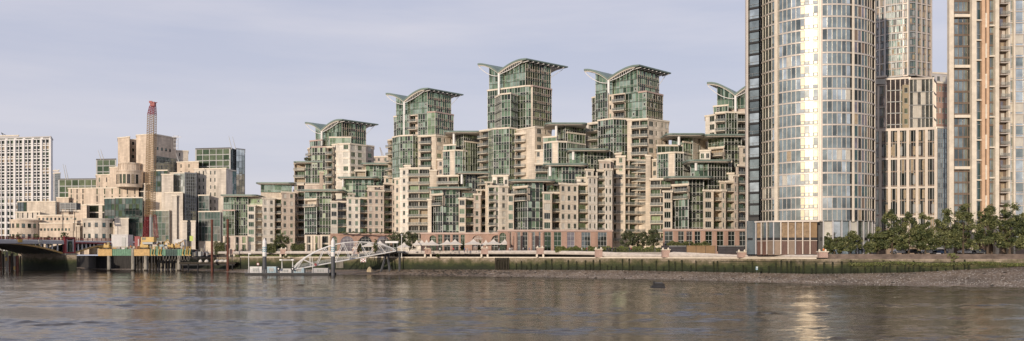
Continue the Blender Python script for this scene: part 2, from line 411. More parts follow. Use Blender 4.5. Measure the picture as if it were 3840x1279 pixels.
STY = {
 'G': dict(fm=FRM, bay=1.25, rows=[(0, .3, [G2, G1, G4, G4]), (.3, 1, [G1, G1, G3, G2, G1, G2, G4, G2])], vents=.13, fb=.26, fbm=BANDG),
 'U': dict(fm=FRM, bay=1.5, rows=[(0, .28, [G1, G3]), (.28, 1, [G1, G3, G1, G3, G2])], vents=.05, mw=.09, fb=.2, fbm=BANDG),       # pale top-floor glass
 'H': dict(fm=COP, bay=1.25, rows=[(0, .3, [G4, G2, FRB]), (.3, 1, [G2, G4, G1, G2, G1])], vents=.12, mw=.13, md=.09, fb=.24, fbm=BANDG),     # dense grid of mullions
 'D': dict(fm=FRM, bay=1.25, rows=[(0, .3, [G4, G4, G2]), (.3, 1, [G4, G2, G1, G2, G3])], vents=.12, mw=.14, fb=.3, fbm=FRD),
 'm': dict(fm=FRD, bay=2.0, fl=3.2, rows=[(0, 1, [GT, GB2, GT, G2])], mw=.1, fb=.12),                     # intelligence office glass
 'l': dict(fm=FRG, bay=1.6, fl=3.6, rows=[(0, 1, [GB3, GB, GB])], mw=.12, fb=.15),
 'k': dict(fm=FRG, bay=1.8, fl=3.6, rows=[(0, 1, [GB2, GT, GT])], mw=.1, fb=.12),
 'o': dict(fm=FRG, bay=4.2, fl=3.4, rows=[(0, .92, [OLG, OLG, G2]), (.92, 1, [G4])], mw=.4, fb=.14),
 'p': dict(fm=FRC, bay=1.5, fl=4.2, rows=[(0, 1, [GP, GP, GB])], mw=.2, fb=.3, fbm=FRG),
 'q': dict(fm=FRC, bay=1.3, fl=4.2, rows=[(0, 1, [GB3, GB3, GB, BLD])], mw=.16, fb=.25, fbm=FRG),
 'v': dict(fm=FRG, bay=1.0, fl=3.4, rows=[(0, .5, [GB2, GB]), (.5, 1, [GB])], mw=.22, fb=.2),
 'r': dict(fm=FRB, bay=1.3, fl=3.2, rows=[(0, .12, [FRB]), (.12, 1, [GB2, GB, GB])], mw=.2, md=.12, fb=.14),
 's': dict(fm=FRC, bay=2.4, fl=3.2, rows=[(0, .2, [GB3]), (.2, 1, [GB3, GB, BLD, GB3])], mw=.12, fb=.25),
}

# ------------------------------------------------------------------ riverside apartment blocks
BG = 'stepped riverside apartment blocks'
def wing(b, Lp, Cp, Rp, ytL, yv, yp, sv, tipL, tipR, zlow, ybody):
    """gull-wing roof over a glass box: profile runs from L to C, extruded from C towards R"""
    Lp, Cp, Rp = [(a, d+b.doff) for a, d in (Lp, Cp, Rp)]; zlow = Z(HY-(zlow-H)*F/(Cp[1]-b.doff), Cp[1])
    L_, C_, R_ = Vector(P(*Lp)), Vector(P(*Cp)), Vector(P(*Rp)); ul = (C_-L_); LL = ul.length; ul /= LL; vr = (R_-C_); RL = vr.length; vr /= RL
    D0 = Lp[1]; zt, zv, zp = Z(ytL, D0), Z(yv, (D0+Cp[1])/2), Z(yp, Cp[1]-3)
    vs = sv*LL; N = 12; prof = []
    for i in range(N+1):
        t = i/N; prof.append((-tipL+(vs+tipL)*t, zv+(zt-zv)*math.cos(t*math.pi/2)**.9 if t < 1 else zv))
    for i in range(1, N+1):
        t = i/N; prof.append((vs+(LL+.4-vs)*t, zv+(zp-zv)*math.sin(t*math.pi/2)))
    def pt(s, v, z): q = L_+ul*s+vr*v; return (q.x, q.y, z)
    v0, v1 = -2.6, RL+tipR; mb = MB(); th = .75
    for (s0, z0), (s1, z1) in zip(prof, prof[1:]):
        mb.face([pt(s0, v0, z0), pt(s1, v0, z1), pt(s1, v1, z1), pt(s0, v1, z0)], GRN)
        mb.face([pt(s0, v0, z0-th), pt(s0, v1, z0-th), pt(s1, v1, z1-th), pt(s1, v0, z1-th)], SOFF)
        mb.face([pt(s0, v0, z0-th), pt(s1, v0, z1-th), pt(s1, v0, z1), pt(s0, v0, z0)], GRN)
        mb.face([pt(s0, v1, z0), pt(s1, v1, z1), pt(s1, v1, z1-th), pt(s0, v1, z0-th)], GRN)
    for s0, z0 in (prof[0], prof[-1]): mb.face([pt(s0, v0, z0-th), pt(s0, v0, z0), pt(s0, v1, z0), pt(s0, v1, z0-th)], GRN)
    rf = mb.build('wing_roof', b.e)
    # second, cream rim hanging below the front edge and the tied lattice under it
    off = world_loc(b.e); rb = MB()
    low = []
    for (s0, z0) in prof:
        low.append((s0, z0-th-.15))
    for (a, za), (c, zc) in zip(low, low[1:]): rb.bar(pt(a, v0+.5, za), pt(c, v0+.5, zc), .55, SOFF, 6)
    tie = []
    for i in range(N+1): t = i/N; tie.append((-tipL+(vs+tipL)*t, zt-th-.2+(zv-zt-.9)*math.sin(t*math.pi/2)**.8))
    tie2 = []
    for i in range(N+1): t = i/N; tie2.append((vs+(LL-vs)*t, zv-1.2+(zp-zv-.2)*(t**1.35)))
    for tt in (tie, tie2):
        for i, ((a, za), (c, zc)) in enumerate(zip(tt, tt[1:])): rb.bar(pt(a, v0+.6, za), pt(c, v0+.6, zc), .3, WHT, 6)
    for k, (s_, z_) in enumerate(tie2):
        if 1 < k < N: rb.bar(pt(s_, v0+.6, z_), pt(prof[N+k][0], v0+.6, prof[N+k][1]-th), .14, WHT, 4)
    me = rb.mesh('tie_truss', off); c = bpy.data.objects.new('tie_truss', me); COL.objects.link(c); c.parent = rf
    # outriggers under the right hand eave: beams springing from the long side, reaching past the glass
    for k in range(8):
        v = -1+(RL+tipR*.7+1)*k/7; m = MB(); q = LL
        zz = zp-th-.3
        m.hexa([pt(q-.5, v-.2, zz-.45), pt(q+2.3, v-.2, zz-.05), pt(q+2.3, v+.2, zz-.05), pt(q-.5, v+.2, zz-.45)], [pt(q-.5, v-.2, zz+.25), pt(q+2.3, v-.2, zz+.25), pt(q+2.3, v+.2, zz+.25), pt(q-.5, v+.2, zz+.25)], WHT)
        me = m.mesh('eave_beam', off); c = bpy.data.objects.new('eave_beam', me); COL.objects.link(c); c.parent = rf
    ev = MB(); z2 = zp-th+.02
    ev.hexa([pt(LL+.4, v0, z2-.1), pt(LL+2.6, v0, z2+.1), pt(LL+2.6, v1, z2+.1), pt(LL+.4, v1, z2-.1)], [pt(LL+.4, v0, zp-.004), pt(LL+2.6, v0, zp-.12), pt(LL+2.6, v1, zp-.12), pt(LL+.4, v1, zp-.004)], GRN)
    me = ev.mesh('eave', off); c = bpy.data.objects.new('eave', me); COL.objects.link(c); c.parent = rf
    br = MB(); br.bar(pt(LL-.1, RL, zp-5.5), pt(LL+.3, RL+tipR-.4, zp-1.2), .22, WHT); me = br.mesh('eave_strut', off); c = bpy.data.objects.new('eave_strut', me); COL.objects.link(c); c.parent = rf
    # column under the valley
    q = L_+ul*vs-vr*1.9; m = MB(); m.bar((q.x, q.y, zlow), (q.x, q.y, zv-.6), 1.0, WHT, 12); m.build('column', b.e)
    # glass box, straight to just under the valley then gables following the roof
    z0 = Z(ybody, Cp[1]); zw = zv-1.3
    b.glaz(tuple(L_), tuple(C_), z0, zw, 'U'); b.glaz(tuple(C_), tuple(R_), z0, zp-th-.35, 'H')
    gm = MB(); bay = 1.5; nb = int(LL/bay)
    def top(s):
        for (a, za), (c, zc) in zip(prof, prof[1:]):
            if a <= s <= c: return za+(zc-za)*(s-a)/(c-a)-th-.05
        return prof[-1][1]-th-.05
    for i in range(nb*2):
        a, c = LL*i/nb/2, LL*(i+1)/nb/2
        gm.face([pt(a, .02, zw), pt(c, .02, zw), pt(c, .02, top(c)), pt(a, .02, top(a))], random.choice([G1, G3, G1, G2]))
        gm.face([pt(a, .02, top(a)), pt(c, .02, top(c)), pt(c, RL, top(c)), pt(a, RL, top(a))], SOFF)
        gm.face([pt(c, RL, zw), pt(a, RL, zw), pt(a, RL, top(a)), pt(c, RL, top(c))], G2)
    gm.face([pt(0, RL, zw), pt(0, .02, zw), pt(0, .02, top(0)), pt(0, RL, top(0))], G2)
    fm = MB()
    for i in range(nb+1): a = LL*i/nb; fm.bar(pt(a, -.05, zw), pt(a, -.05, top(min(a, LL-.01))), .14, FRM, 4)
    o = gm.build('gable_glazing', b.e); me = fm.mesh('mullions', off); c = bpy.data.objects.new('mullions', me); COL.objects.link(c); c.parent = o
    bk = L_+vr*RL; b.wall.prism([tuple(L_+vr*.3+ul*.3), tuple(C_+vr*.3-ul*.3), tuple(R_-ul*.3), tuple(bk+ul*.3)], GZ, zw-.1, SP)
    for q0, q1 in ((R_, bk), (bk, L_)): b.wall.face([(*q0, GZ), (*q1, GZ), (*q1, zw), (*q0, zw)], SP)
    return zv

# --- A: the low block at the left end of the row
b = Bld('apartment_block', 960, 385, 'low flat-roofed apartment block at the left end of the row, rusty pile in front', group=BG)
b.mass([(838, 394), (878, 392), (930, 390)], 737, 885, ['!U', '!G'], 12); b.mass([(836, 391), (880, 389)], 790, 887, '!U', 5, copm=BANDP)
b.mass([(836, 390), (880, 388)], 737, 740, 'n', 1, cop=False) if False else None
b.slab(822, 962, 729, 386, 12)
b.mass([(930, 391), (986, 391)], 744, 770, '!U', 8)
b.mass([(928, 386), (957, 387)], 771, 943, 'W', 9, SW, winh=2.1); b.mass([(957, 390), (984, 390)], 771, 943, 'b', 9, SW)
b.mass([(984, 386), (1030, 389)], 745, 943, 'ww', 12, SW); b.mass([(1030, 392), (1056, 392)], 745, 943, 'b', 9, ST)
b.mass([(1056, 388), (1106, 391)], 722, 943, 'ww', 12, SP)
b.mass([(978, 397), (1094, 400)], 690, 722, '!U', 9, cop=False); b.slab(955, 1098, 683, 394, 14)
b.mass([(838, 388), (930, 386)], 884, 943, 'TnTnT', 3, SP, cop=False)
for X in (842, 880, 926): b.col(X, 385, 885, 943, 1.1, ST)
b.finish()
# --- B: brown link with dark balconies + pavilion behind
b = Bld('apartment_block', 1170, 400, 'apartment block with green glass upper storeys, left of the lowest winged tower', group=BG)
b.mass([(1104, 398), (1142, 398), (1250, 398)], 692, 943, ['sb', 'n'], 10, SP)
b.mass([(1103, 403), (1146, 402), (1222, 403)], 612, 692, ['bN'[0], '!D'], 9, ST); b.slab(1097, 1238, 604, 398, 14)
b.mass([(1198, 397), (1232, 399), (1262, 402)], 648, 712, ['w', 'w'], 8, SP)
b.mass([(1240, 404), (1345, 404)], 654, 700, 'wcs', 8, SW)
b.finish()
# --- C: glass prow block with arcade, behind the gangway
b = Bld('apartment_block', 1260, 365, 'glass-fronted apartment block with arched brick arcade behind the white gangway', group=BG)
b.mass([(1142, 372), (1188, 368), (1242, 368)], 718, 880, ['!U', '!D'], 12)
b.mass([(1143, 369), (1187, 366)], 748, 776, 'c', 2, ST, copm=COP, under=880); b.slab(1127, 1284, 710, 364, 13)
b.mass([(1240, 363), (1266, 364)], 757, 880, 'W', 9, SW, winh=2.0, below=BRK); b.mass([(1266, 368), (1300, 369)], 757, 880, 'c', 9, SW, below=BRK)
b.mass([(1300, 364), (1350, 366)], 744, 880, 'ww', 11, SW, below=BRK); b.mass([(1350, 370), (1378, 371)], 744, 880, 'b', 9, SP, below=BRK)
b.mass([(1378, 366), (1440, 369)], 716, 880, 'wws', 12, SP, below=BRK); b.mass([(1378, 370), (1405, 371)], 700, 740, 'w', 6, ST); b.mass([(1305, 369), (1330, 371)], 728, 744, 'w', 6, SW)
b.mass([(1405, 377), (1440, 378)], 700, 716, 's', 6, SP)
b.mass([(1440, 373), (1470, 375)], 690, 943, 'b', 9, SP); b.mass([(1470, 369), (1500, 370)], 692, 943, 'ss', 12, SP); b.mass([(1440, 379), (1500, 381)], 664, 692, 'wnw', 8, ST)
b.fl = 7; b.mass([(1240, 360), (1268, 360), (1470, 364)], 880, 943, ['a', 'aaa'], 6, BRK, cop=True, copm=BRK); b.fl = 3.3
b.mass([(1142, 366), (1240, 364)], 882, 943, 'TtT', 6, ST, cop=False)
for X in (1148, 1170, 1196, 1236): b.col(X, 362, 884, 943, 1.2, ST)
b.mass([(1283, 379), (1322, 379), (1402, 381)], 670, 745, ['!U', '!G'], 8); b.slab(1262, 1412, 662, 375, 13); b.col(1286, 377, 668, 700, .9)
b.mass([(1372, 389), (1400, 389), (1492, 391)], 617, 690, ['!U', '!G'], 8); b.slab(1350, 1494, 610, 385, 13); b.mass([(1330, 386), (1372, 386)], 640, 676, 'c', 8, SW)
b.finish()
# --- D: first winged tower
b = Bld('winged_tower', 1280, 400, 'lowest of the towers with gull-wing roofs, furthest left, cream stone below the glass', group='towers with gull-wing roofs')
wing(b, (1184, 404), (1283, 398), (1372, 408), 458, 487, 445, .36, 3.6, 4.8, Z(545, 400), 545)
b.mass([(1163, 404), (1206, 400)], 528, 612, '!D', 8, copm=BANDP); b.mass([(1155, 408), (1172, 403)], 556, 640, 'b', 6, ST); b.mass([(1170, 399), (1250, 397)], 552, 612, '!D', 8, copm=BANDP)
b.mass([(1236, 396), (1316, 396)], 516, 545, '!U', 8, copm=COP)
b.mass([(1246, 393), (1270, 390), (1312, 389), (1372, 396)], 543, 700, ['s', 'nW', 'WWn'], 14, SW, winh=2.1); b.mass([(1226, 391), (1248, 390)], 552, 690, 'c', 8, ST)
b.mass([(1372, 408), (1402, 412)], 548, 640, 'W', 10, SP, winh=2.1)
for i, X in enumerate((1150,)): pass
b.finish()
# --- E: second winged tower with its balcony stack
b = Bld('winged_tower', 1600, 372, 'second gull-wing tower from the left, above a wide stack of long balconies', group='towers with gull-wing roofs')
wing(b, (1486, 388), (1603, 380), (1691, 390), 349, 376, 328, .37, 3.4, 4.8, Z(515, 380), 430)
b.mass([(1478, 387), (1488, 386)], 438, 520, '!D', 8); b.mass([(1486, 386), (1534, 382)], 430, 520, '!G', 8, cop=False); b.mass([(1534, 383), (1568, 381)], 430, 520, 'c', 6, ST, cop=False)
b.mass([(1568, 380), (1603, 378)], 428, 520, '!G', 8, cop=False); b.mass([(1603, 377), (1632, 376), (1700, 384.5)], 425, 520, ['!U', '!H'], 12, copm=BANDP)
b.mass([(1455, 382), (1474, 378)], 525, 700, 'b', 8, ST)
b.mass([(1472, 376), (1500, 371), (1548, 369), (1584, 373)], 512, 680, ['!U', '!G', '!G'], 10, copm=COP)
b.mass([(1568, 368), (1634, 365), (1698, 371.5)], 512, 640, ['kcn', 'Wsns'], 14, ST)
b.mass([(1500, 366), (1530, 364), (1612, 363)], 632, 905, ['w', 'cc'], 9, SW); b.mass([(1612, 361), (1638, 361)], 640, 905, 'N', 9, ST)
b.mass([(1478, 368), (1500, 366)], 670, 905, 'w', 8, ST); b.mass([(1516, 368), (1540, 367)], 622, 640, 'w', 6, SW)
b.finish()
# --- F: glazed block between 2nd and 3rd tower
b = Bld('apartment_block', 1720, 356, 'mid-height glazed block with flat roof between the second and third winged towers', group=BG)
b.mass([(1708, 366), (1738, 361), (1800, 368)], 500, 562, ['!G', '!D'], 10, cop=False); b.slab(1664, 1806, 490, 357, 14); b.col(1702, 359, 497, 566, 1.0)
b.mass([(1664, 360), (1708, 358)], 545, 568, '!U', 7); b.mass([(1745, 358), (1800, 364)], 535, 568, '!U', 7)
b.mass([(1662, 359), (1687, 357), (1706, 356), (1735, 357), (1805, 366)], 568, 700, ['!G', 'N', '!G', '!D'], 10, ST)
b.mass([(1640, 362), (1664, 361)], 600, 700, 'w', 8, SP)
b.mass([(1640, 352), (1720, 350)], 660, 905, 'cc', 8, ST)
b.mass([(1720, 353), (1748, 351), (1836, 353)], 652, 720, ['!U', '!D'], 10); b.slab(1708, 1852, 643, 346, 12); b.col(1732, 348, 650, 690)
b.finish()
# --- G: glass prow block by the parasols
b = Bld('apartment_block', 1720, 335, 'apartment block with flat roof and dark green glass front, rising straight behind the white parasols', group=BG)
b.mass([(1617, 342), (1660, 338), (1722, 338.4)], 708, 876, ['!U', '!D'], 12); b.mass([(1618, 339), (1660, 335)], 730, 772, 'c', 3, ST, under=876); b.slab(1600, 1766, 700, 334, 12)
b.mass([(1604, 338), (1618, 337)], 750, 876, 'N', 6, ST, below=BRK)
b.mass([(1720, 333.5), (1746, 333.5)], 745, 876, 'W', 9, ST, winh=2.0, below=BRK); b.mass([(1746, 338), (1776, 339)], 747, 876, 'b', 9, SP, below=BRK)
b.mass([(1776, 334), (1802, 335)], 730, 876, 'w', 9, SP, below=BRK); b.mass([(1732, 341), (1790, 342)], 722, 746, '!D', 6)
b.mass([(1788, 337), (1806, 338)], 714, 732, 'w', 6, ST)
b.mass([(1802, 339), (1832, 340)], 714, 876, 'b', 9, SP, below=BRK); b.mass([(1832, 330), (1872, 331), (1906, 333)], 700, 876, ['cw', 'w'], 9, SW, below=BRK)
b.mass([(1820, 334), (1846, 335)], 685, 705, 'w', 6, ST); b.mass([(1846, 340), (1906, 338)], 660, 700, 'wcw', 8, SW)
b.fl = 5.5; b.mass([(1578, 332), (1606, 331.6), (1640, 331.4), (1746, 331.2), (1908, 328)], 876, 943, ['n', 'a', 'tTTt', 'nanan'], 6, BRK, copm=BANDP); b.fl = 3.3
b.finish()
# --- H: third (tallest) winged tower
b = Bld('winged_tower', 1960, 332, 'tallest gull-wing roofed tower in the middle of the row', group='towers with gull-wing roofs', doff=14)
wing(b, (1835, 344), (1971, 334), (2065, 343), 237, 268, 217, .37, 3.6, 7.0, Z(370, 334), 330)
b.mass([(1829, 343), (1900, 338), (1972, 333), (1992, 333)], 330, 495, ['!G', '!G', '!G'], 10, copm=COP)
b.mass([(1992, 331), (1998, 330), (2068, 338)], 328, 495, ['n', '!H'], 12, copm=BANDP)
b.mass([(1858, 338), (1880, 331), (1915, 329), (1940, 334)], 358, 495, ['!D', '!G', '!D'], 10, copm=COP)
b.mass([(1799, 338), (1833, 334)], 490, 700, 'c', 8, ST)
b.mass([(1832, 333), (1850, 329), (1910, 326), (1938, 329)], 485, 672, ['!U', '!G', '!G'], 10, copm=COP)
b.mass([(1932, 326), (1972, 324)], 502, 672, 'c', 10, ST); b.mass([(1935, 329), (2006, 320), (2068, 326)], 484, 672, ['nn', 'Wsn'], 14, ST)
b.mass([(1972, 323), (2006, 320)], 484, 500, 'n', 2, ST) if False else None
b.finish()
# --- I: glazed block between 3rd and 4th tower
b = Bld('apartment_block', 2110, 322, 'glazed block with white-edged flat roof, between the tallest tower and the fourth winged tower', group=BG)
b.mass([(2090, 332), (2120, 327), (2196, 335)], 470, 545, ['!G', '!D'], 10, cop=False); b.slab(2044, 2204, 459, 323, 14); b.col(2086, 325, 467, 535, 1.)
b.mass([(2038, 326), (2086, 324)], 515, 537, '!U', 7); b.mass([(2128, 325), (2194, 331)], 502, 560, '!U', 7)
b.mass([(2040, 325), (2070, 322), (2093, 321), (2125, 322), (2194, 330)], 536, 660, ['!G', 'N', '!G', '!D'], 10, ST)
b.mass([(2008, 328), (2040, 326)], 565, 640, 'wn', 8, ST); b.mass([(2006, 317), (2060, 317)], 615, 690, 'c', 8, ST)
b.mass([(2134, 322), (2190, 319), (2286, 322)], 565, 640, ['!U', '!G'], 9); b.slab(2124, 2290, 556, 315, 12); b.col(2150, 317, 563, 600)
b.mass([(2055, 314), (2108, 311), (2204, 313)], 620, 700, ['!U', '!D'], 9); b.slab(2038, 2208, 612, 308, 12); b.col(2063, 310, 620, 660)
b.finish()
# --- J: glass prow block in centre front
b = Bld('apartment_block', 2040, 305, 'flat-roofed apartment block over a tall brick entrance hall, middle of the front row', group=BG)
b.mass([(1925, 312), (1980, 307), (2037, 307.3)], 681, 866, ['!U', '!D'], 12); b.mass([(1926, 309), (1978, 304)], 702, 754, 'c', 3, ST, under=866); b.slab(1906, 2084, 672, 303, 12)
b.mass([(1904, 306), (1927, 306.3)], 731, 866, 'W', 9, ST, winh=2.0, below=BRK); b.mass([(2035, 302), (2070, 303)], 724, 866, 'W', 9, ST, winh=2.2, below=BRK)
b.mass([(2050, 311), (2102, 312)], 694, 726, '!D', 6); b.mass([(2070, 307), (2101, 308)], 724, 866, 'b', 9, SP, below=BRK)
b.mass([(2101, 303), (2168, 306)], 692, 866, 'www', 12, ST, below=BRK); b.mass([(2098, 307), (2122, 308)], 690, 694, 'n', 6, ST)
b.mass([(2168, 309), (2205, 310)], 692, 866, 'b', 9, ST, below=BRK); b.mass([(2162, 312), (2205, 313)], 668, 692, 'w', 8, SW)
b.mass([(2205, 306), (2240, 308)], 664, 866, 'ss', 10, SW, below=BRK); b.mass([(2196, 311), (2226, 312)], 638, 664, 'w', 8, SW)
b.mass([(2240, 310), (2268, 311)], 640, 866, 'b', 9, SW, below=BRK); b.mass([(2268, 308), (2296, 309)], 636, 866, 'ss', 9, SW, below=BRK); b.mass([(2246, 313), (2290, 314)], 604, 640, 'wsw', 8, SP)
b.fl = 7
b.mass([(1868, 300), (1902, 299.8), (2036, 299.6), (2072, 299.8), (2160, 301), (2296, 303)], 866, 945, ['a', 'tnTTTnt', 't', 'TnT', 'nTnTn'], 7, BRK, copm=BANDP); b.fl = 3.3
for X in (1908, 1934, 1990, 2034): b.col(X, 295, 872, 945, 1.3, BRK)
b.finish()
# --- K: fourth winged tower with curved balcony stack
b = Bld('winged_tower', 2370, 328, 'fourth gull-wing tower from the left, tall balcony stack and trees at its foot', group='towers with gull-wing roofs')
wing(b, (2234, 342), (2390, 331), (2471, 341), 258, 294, 241, .39, 3.6, 4.3, Z(448, 331), 350)
b.mass([(2221, 343), (2236, 341)], 366, 470, '!D', 8, copm=COP); b.mass([(2234, 340), (2278, 335)], 350, 470, '!G', 8, cop=False); b.mass([(2278, 336), (2345, 332)], 352, 470, 'sc', 6, ST, cop=False)
b.mass([(2345, 333), (2396, 329)], 350, 470, '!U', 8, cop=False); b.mass([(2396, 328), (2424, 326), (2485, 334)], 350, 470, ['!U', '!H'], 12, copm=BANDP)
b.mass([(2192, 336), (2245, 331)], 463, 640, 'nc', 8, SW)
b.mass([(2243, 329), (2300, 324), (2364, 326)], 449, 600, ['!D', '!G'], 10, copm=COP)
b.mass([(2352, 323), (2430, 320), (2508, 327)], 452, 640, ['knbc', 'Wsnsw'], 14, ST)
b.mass([(2284, 326), (2330, 322)], 578, 640, 'ws', 8, SP); b.mass([(2270, 319), (2300, 318), (2360, 319), (2421, 322)], 600, 905, ['w', 'c', 'cc'], 9, ST); b.mass([(2421, 317), (2440, 317)], 585, 905, 'N', 9, ST)
b.mass([(2310, 318), (2345, 317)], 588, 602, 'w', 4, ST)
b.finish()
# --- L: glazed block between the 4th and 5th tower
b = Bld('apartment_block', 2550, 312, 'glazed flat-roofed block between the fourth winged tower and the half-hidden fifth', group=BG)
b.mass([(2520, 322), (2598, 318), (2646, 326)], 510, 560, ['!U', 'nwn'], 10, SW, cop=False); b.slab(2498, 2648, 499, 312, 14); b.col(2546, 314, 507, 545, 1.)
b.mass([(2464, 315), (2560, 315.5)], 547, 575, '!U', 8, copm=COP); b.mass([(2562, 315), (2624, 322)], 538, 660, '!U', 9)
b.mass([(2468, 315), (2506, 312), (2531, 311), (2562, 312), (2590, 318)], 576, 690, ['!G', 'N', '!G', '!D'], 10, ST)
b.mass([(2440, 319), (2468, 317)], 600, 690, 'w', 8, ST); b.mass([(2438, 309), (2516, 307)], 672, 905, 'cc', 8, ST)
b.mass([(2590, 308), (2656, 304), (2742, 307)], 606, 700, ['!U', '!D'], 9); b.slab(2578, 2748, 598, 301, 12); b.col(2610, 303, 605, 640)
b.mass([(2624, 312), (2664, 311)], 566, 640, 'ww', 8, SW)
b.finish()
# --- M: right-hand prow block
b = Bld('apartment_block', 2620, 298, 'rightmost front apartment block, dark glass grid between cream piers, behind the hoardings', group=BG)
b.mass([(2530, 305), (2582, 301), (2638, 301.4)], 669, 863, ['!U', '!D'], 12); b.mass([(2521, 302), (2581, 298)], 694, 748, 'c', 3, ST, under=863); b.slab(2506, 2678, 660, 297, 12)
b.mass([(2486, 299), (2521, 299.3)], 719, 863, 'W', 9, ST, winh=2.2, below=BRK); b.mass([(2637, 296), (2676, 297)], 716, 863, 'W', 9, ST, winh=2.2, below=BRK)
b.mass([(2655, 305), (2706, 306)], 690, 718, '!D', 6); b.mass([(2676, 301), (2706, 302)], 716, 863, 'b', 9, ST, below=BRK)
b.mass([(2698, 304), (2722, 305)], 683, 718, 'w', 6, ST); b.mass([(2706, 297), (2722, 298)], 716, 863, 's', 9, ST, below=BRK); b.mass([(2722, 301), (2752, 302)], 683, 863, 'b', 9, ST, below=BRK)
b.mass([(2710, 307), (2752, 306)], 652, 683, 'Wn', 8, SW); b.mass([(2752, 299), (2768, 300)], 660, 863, 's', 9, SP, below=BRK); b.mass([(2768, 302), (2810, 304)], 622, 863, 'b', 9, SP, below=BRK)
b.fl = 7; b.mass([(2486, 295), (2530, 295), (2640, 294.8), (2676, 295), (2810, 296.5)], 863, 945, ['t', 'nTTTn', 't', 'ktktktk'], 7, BRK, copm=BANDP); b.fl = 3.3
b.finish()
# --- N: fifth winged tower
b = Bld('winged_tower', 2740, 325, 'fifth gull-wing tower, half hidden behind the tall round glass tower', group='towers with gull-wing roofs')
wing(b, (2690, 338), (2850, 328), (2930, 352), 308, 354, 300, .47, 3.4, 3.4, Z(425, 328), 400)
b.mass([(2676, 332), (2730, 329)], 398, 440, '!G', 8, copm=COP); b.mass([(2690, 330), (2850, 326)], 388, 445, '!D', 6, cop=False) if False else None
b.mass([(2645, 331), (2684, 327)], 434, 540, 'nW', 10, SW, winh=2.1); b.mass([(2684, 326), (2722, 324), (2764, 324.6), (2830, 326)], 424, 520, ['c', '!G', 'c'], 10, ST)
b.mass([(2656, 320), (2716, 315), (2780, 316)], 512, 690, ['!U', '!D'], 10, cop=False); b.mass([(2658, 317), (2714, 313)], 555, 600, 'c', 3, ST); b.slab(2644, 2812, 502, 312, 14)
b.mass([(2772, 312), (2812, 314)], 552, 700, 'w', 8, ST)
b.finish()

# ------------------------------------------------------------------ buildings on the left
b = Bld('office_block', 100, 545, 'white gridded slab block of many storeys at the far left edge, beyond the bridge', floor=3.95)
b.gl = [GB2, GB2, GB, GP]; b.fm = FRG
zt = Z(540, 545); z0 = Z(905, 545); pts = [P(-330, 560), P(190, 541)]; p0, p1 = Vector(pts[0]), Vector(pts[1]); u = (p1-p0).normalized(); n = Vector((u.y, -u.x)); L = (p1-p0).length; rz = math.atan2(u.y, u.x)
b.mass([(-330, 560), (190, 541), (198, 556)], 522, 905, ['T'*16, 'n'], 24, CONCW, copm=CONC)
fz0, fz1 = Z(905, 545), Z(524, 545)
fins = MB()
for i in range(33):
    q = p0+u*(L*i/32)+n*.35; fins.box((q.x, q.y, (fz0+fz1)/2), (.5 if i % 2 else 1.5, .7, fz1-fz0), CONCW, rz)
for k in range(17):
    q = p0+u*(L/2)+n*.16; fins.box((q.x, q.y, fz0+(fz1-fz0)*k/16), (L-.1, .3, .7), CONCW, rz)
fins.build('facade_grid', b.e)
b.mass([(-260, 575), (70, 566)], 512, 522, 'n', 12, CONC); 
m = MB(); q = P(22, 570); m.bar((q[0], q[1], Z(520, 570)), (q[0]-3, q[1], Z(498, 570)), .5, FRD); m.bar((q[0]-3, q[1], Z(498, 570)), (q[0]+3, q[1], Z(516, 570)), .35, FRD); m.build('roof_crane', b.e)
b.finish()
b = Bld('far_tower', 212, 680, 'thin pale blue tower far away between the white slab block and the stone offices', floor=4)
b.mass([(196, 685), (226, 680)], 650, 905, '!v', 14, CONC); b.mass([(200, 684), (220, 682)], 640, 650, 'n', 8, CONC)
m = MB(); q = P(208, 690); 
for dx in (-3.5, 0, 3.5): m.bar((q[0], q[1], Z(641, 690)), (q[0]+dx, q[1], Z(632+abs(dx), 690)), .5, WHT)
m.build('roof_rack', b.e); b.finish()

b = Bld('office_complex', 560, 445, 'stepped sand-coloured stone office complex with dark green glass boxes and drums, behind the crane', floor=4.0, doff=25)
b.gl = [GT, GT, G2, GB2, G4]; b.fm = FRD
def drum(X, D, r, yt, yb, m, nwin=0, wh=2.2, nm='drum', rows=1, cop=True, span=150):
    D += 25
    c = P(X, D+r*.9); mb = MB(); z1, z0 = Z(yt, D), max(GZ, Z(yb, D)); n = 36
    pl = [(c[0]+r*math.cos(2*math.pi*i/n), c[1]+r*math.sin(2*math.pi*i/n)) for i in range(n)]
    mb.prism(pl, z0, z1, m, GRAV)
    if cop:
        pl2 = [(c[0]+(r+.3)*math.cos(2*math.pi*i/n), c[1]+(r+.3)*math.sin(2*math.pi*i/n)) for i in range(n)]; mb.prism(pl2, z1-.3, z1+.5, m)
    o = mb.build(nm, b.e)
    for k in range(rows):
        for i in range(nwin):
            a = R(-90-span/2+span*(i+.5)/nwin); zz = z0+(z1-z0)*(k+.5)/rows-wh/2
            b.win.append((Vector((c[0]+(r+.0)*math.cos(a), c[1]+(r+.0)*math.sin(a))), zz, 1.5, wh, a+R(90), 2, Vector((math.cos(a), math.sin(a)))))
# low left terrace with rounded end
b.mass([(140, 447), (260, 444), (334, 444)], 808, 905, ['w'*8+'', 'w'*5], 14, SM, winh=1.5); drum(96, 434, 7.5, 826, 905, SM, 7, 2.2, rows=2); b.mass([(58, 450), (150, 448)], 796, 905, 'sssss', 12, SMG, winh=3)
b.mass([(66, 458), (100, 456), (208, 456)], 757, 796, '!m', 10); b.mass([(148, 440), (334, 438)], 838, 905, 'w'*14, 6, SM, winh=1.4)
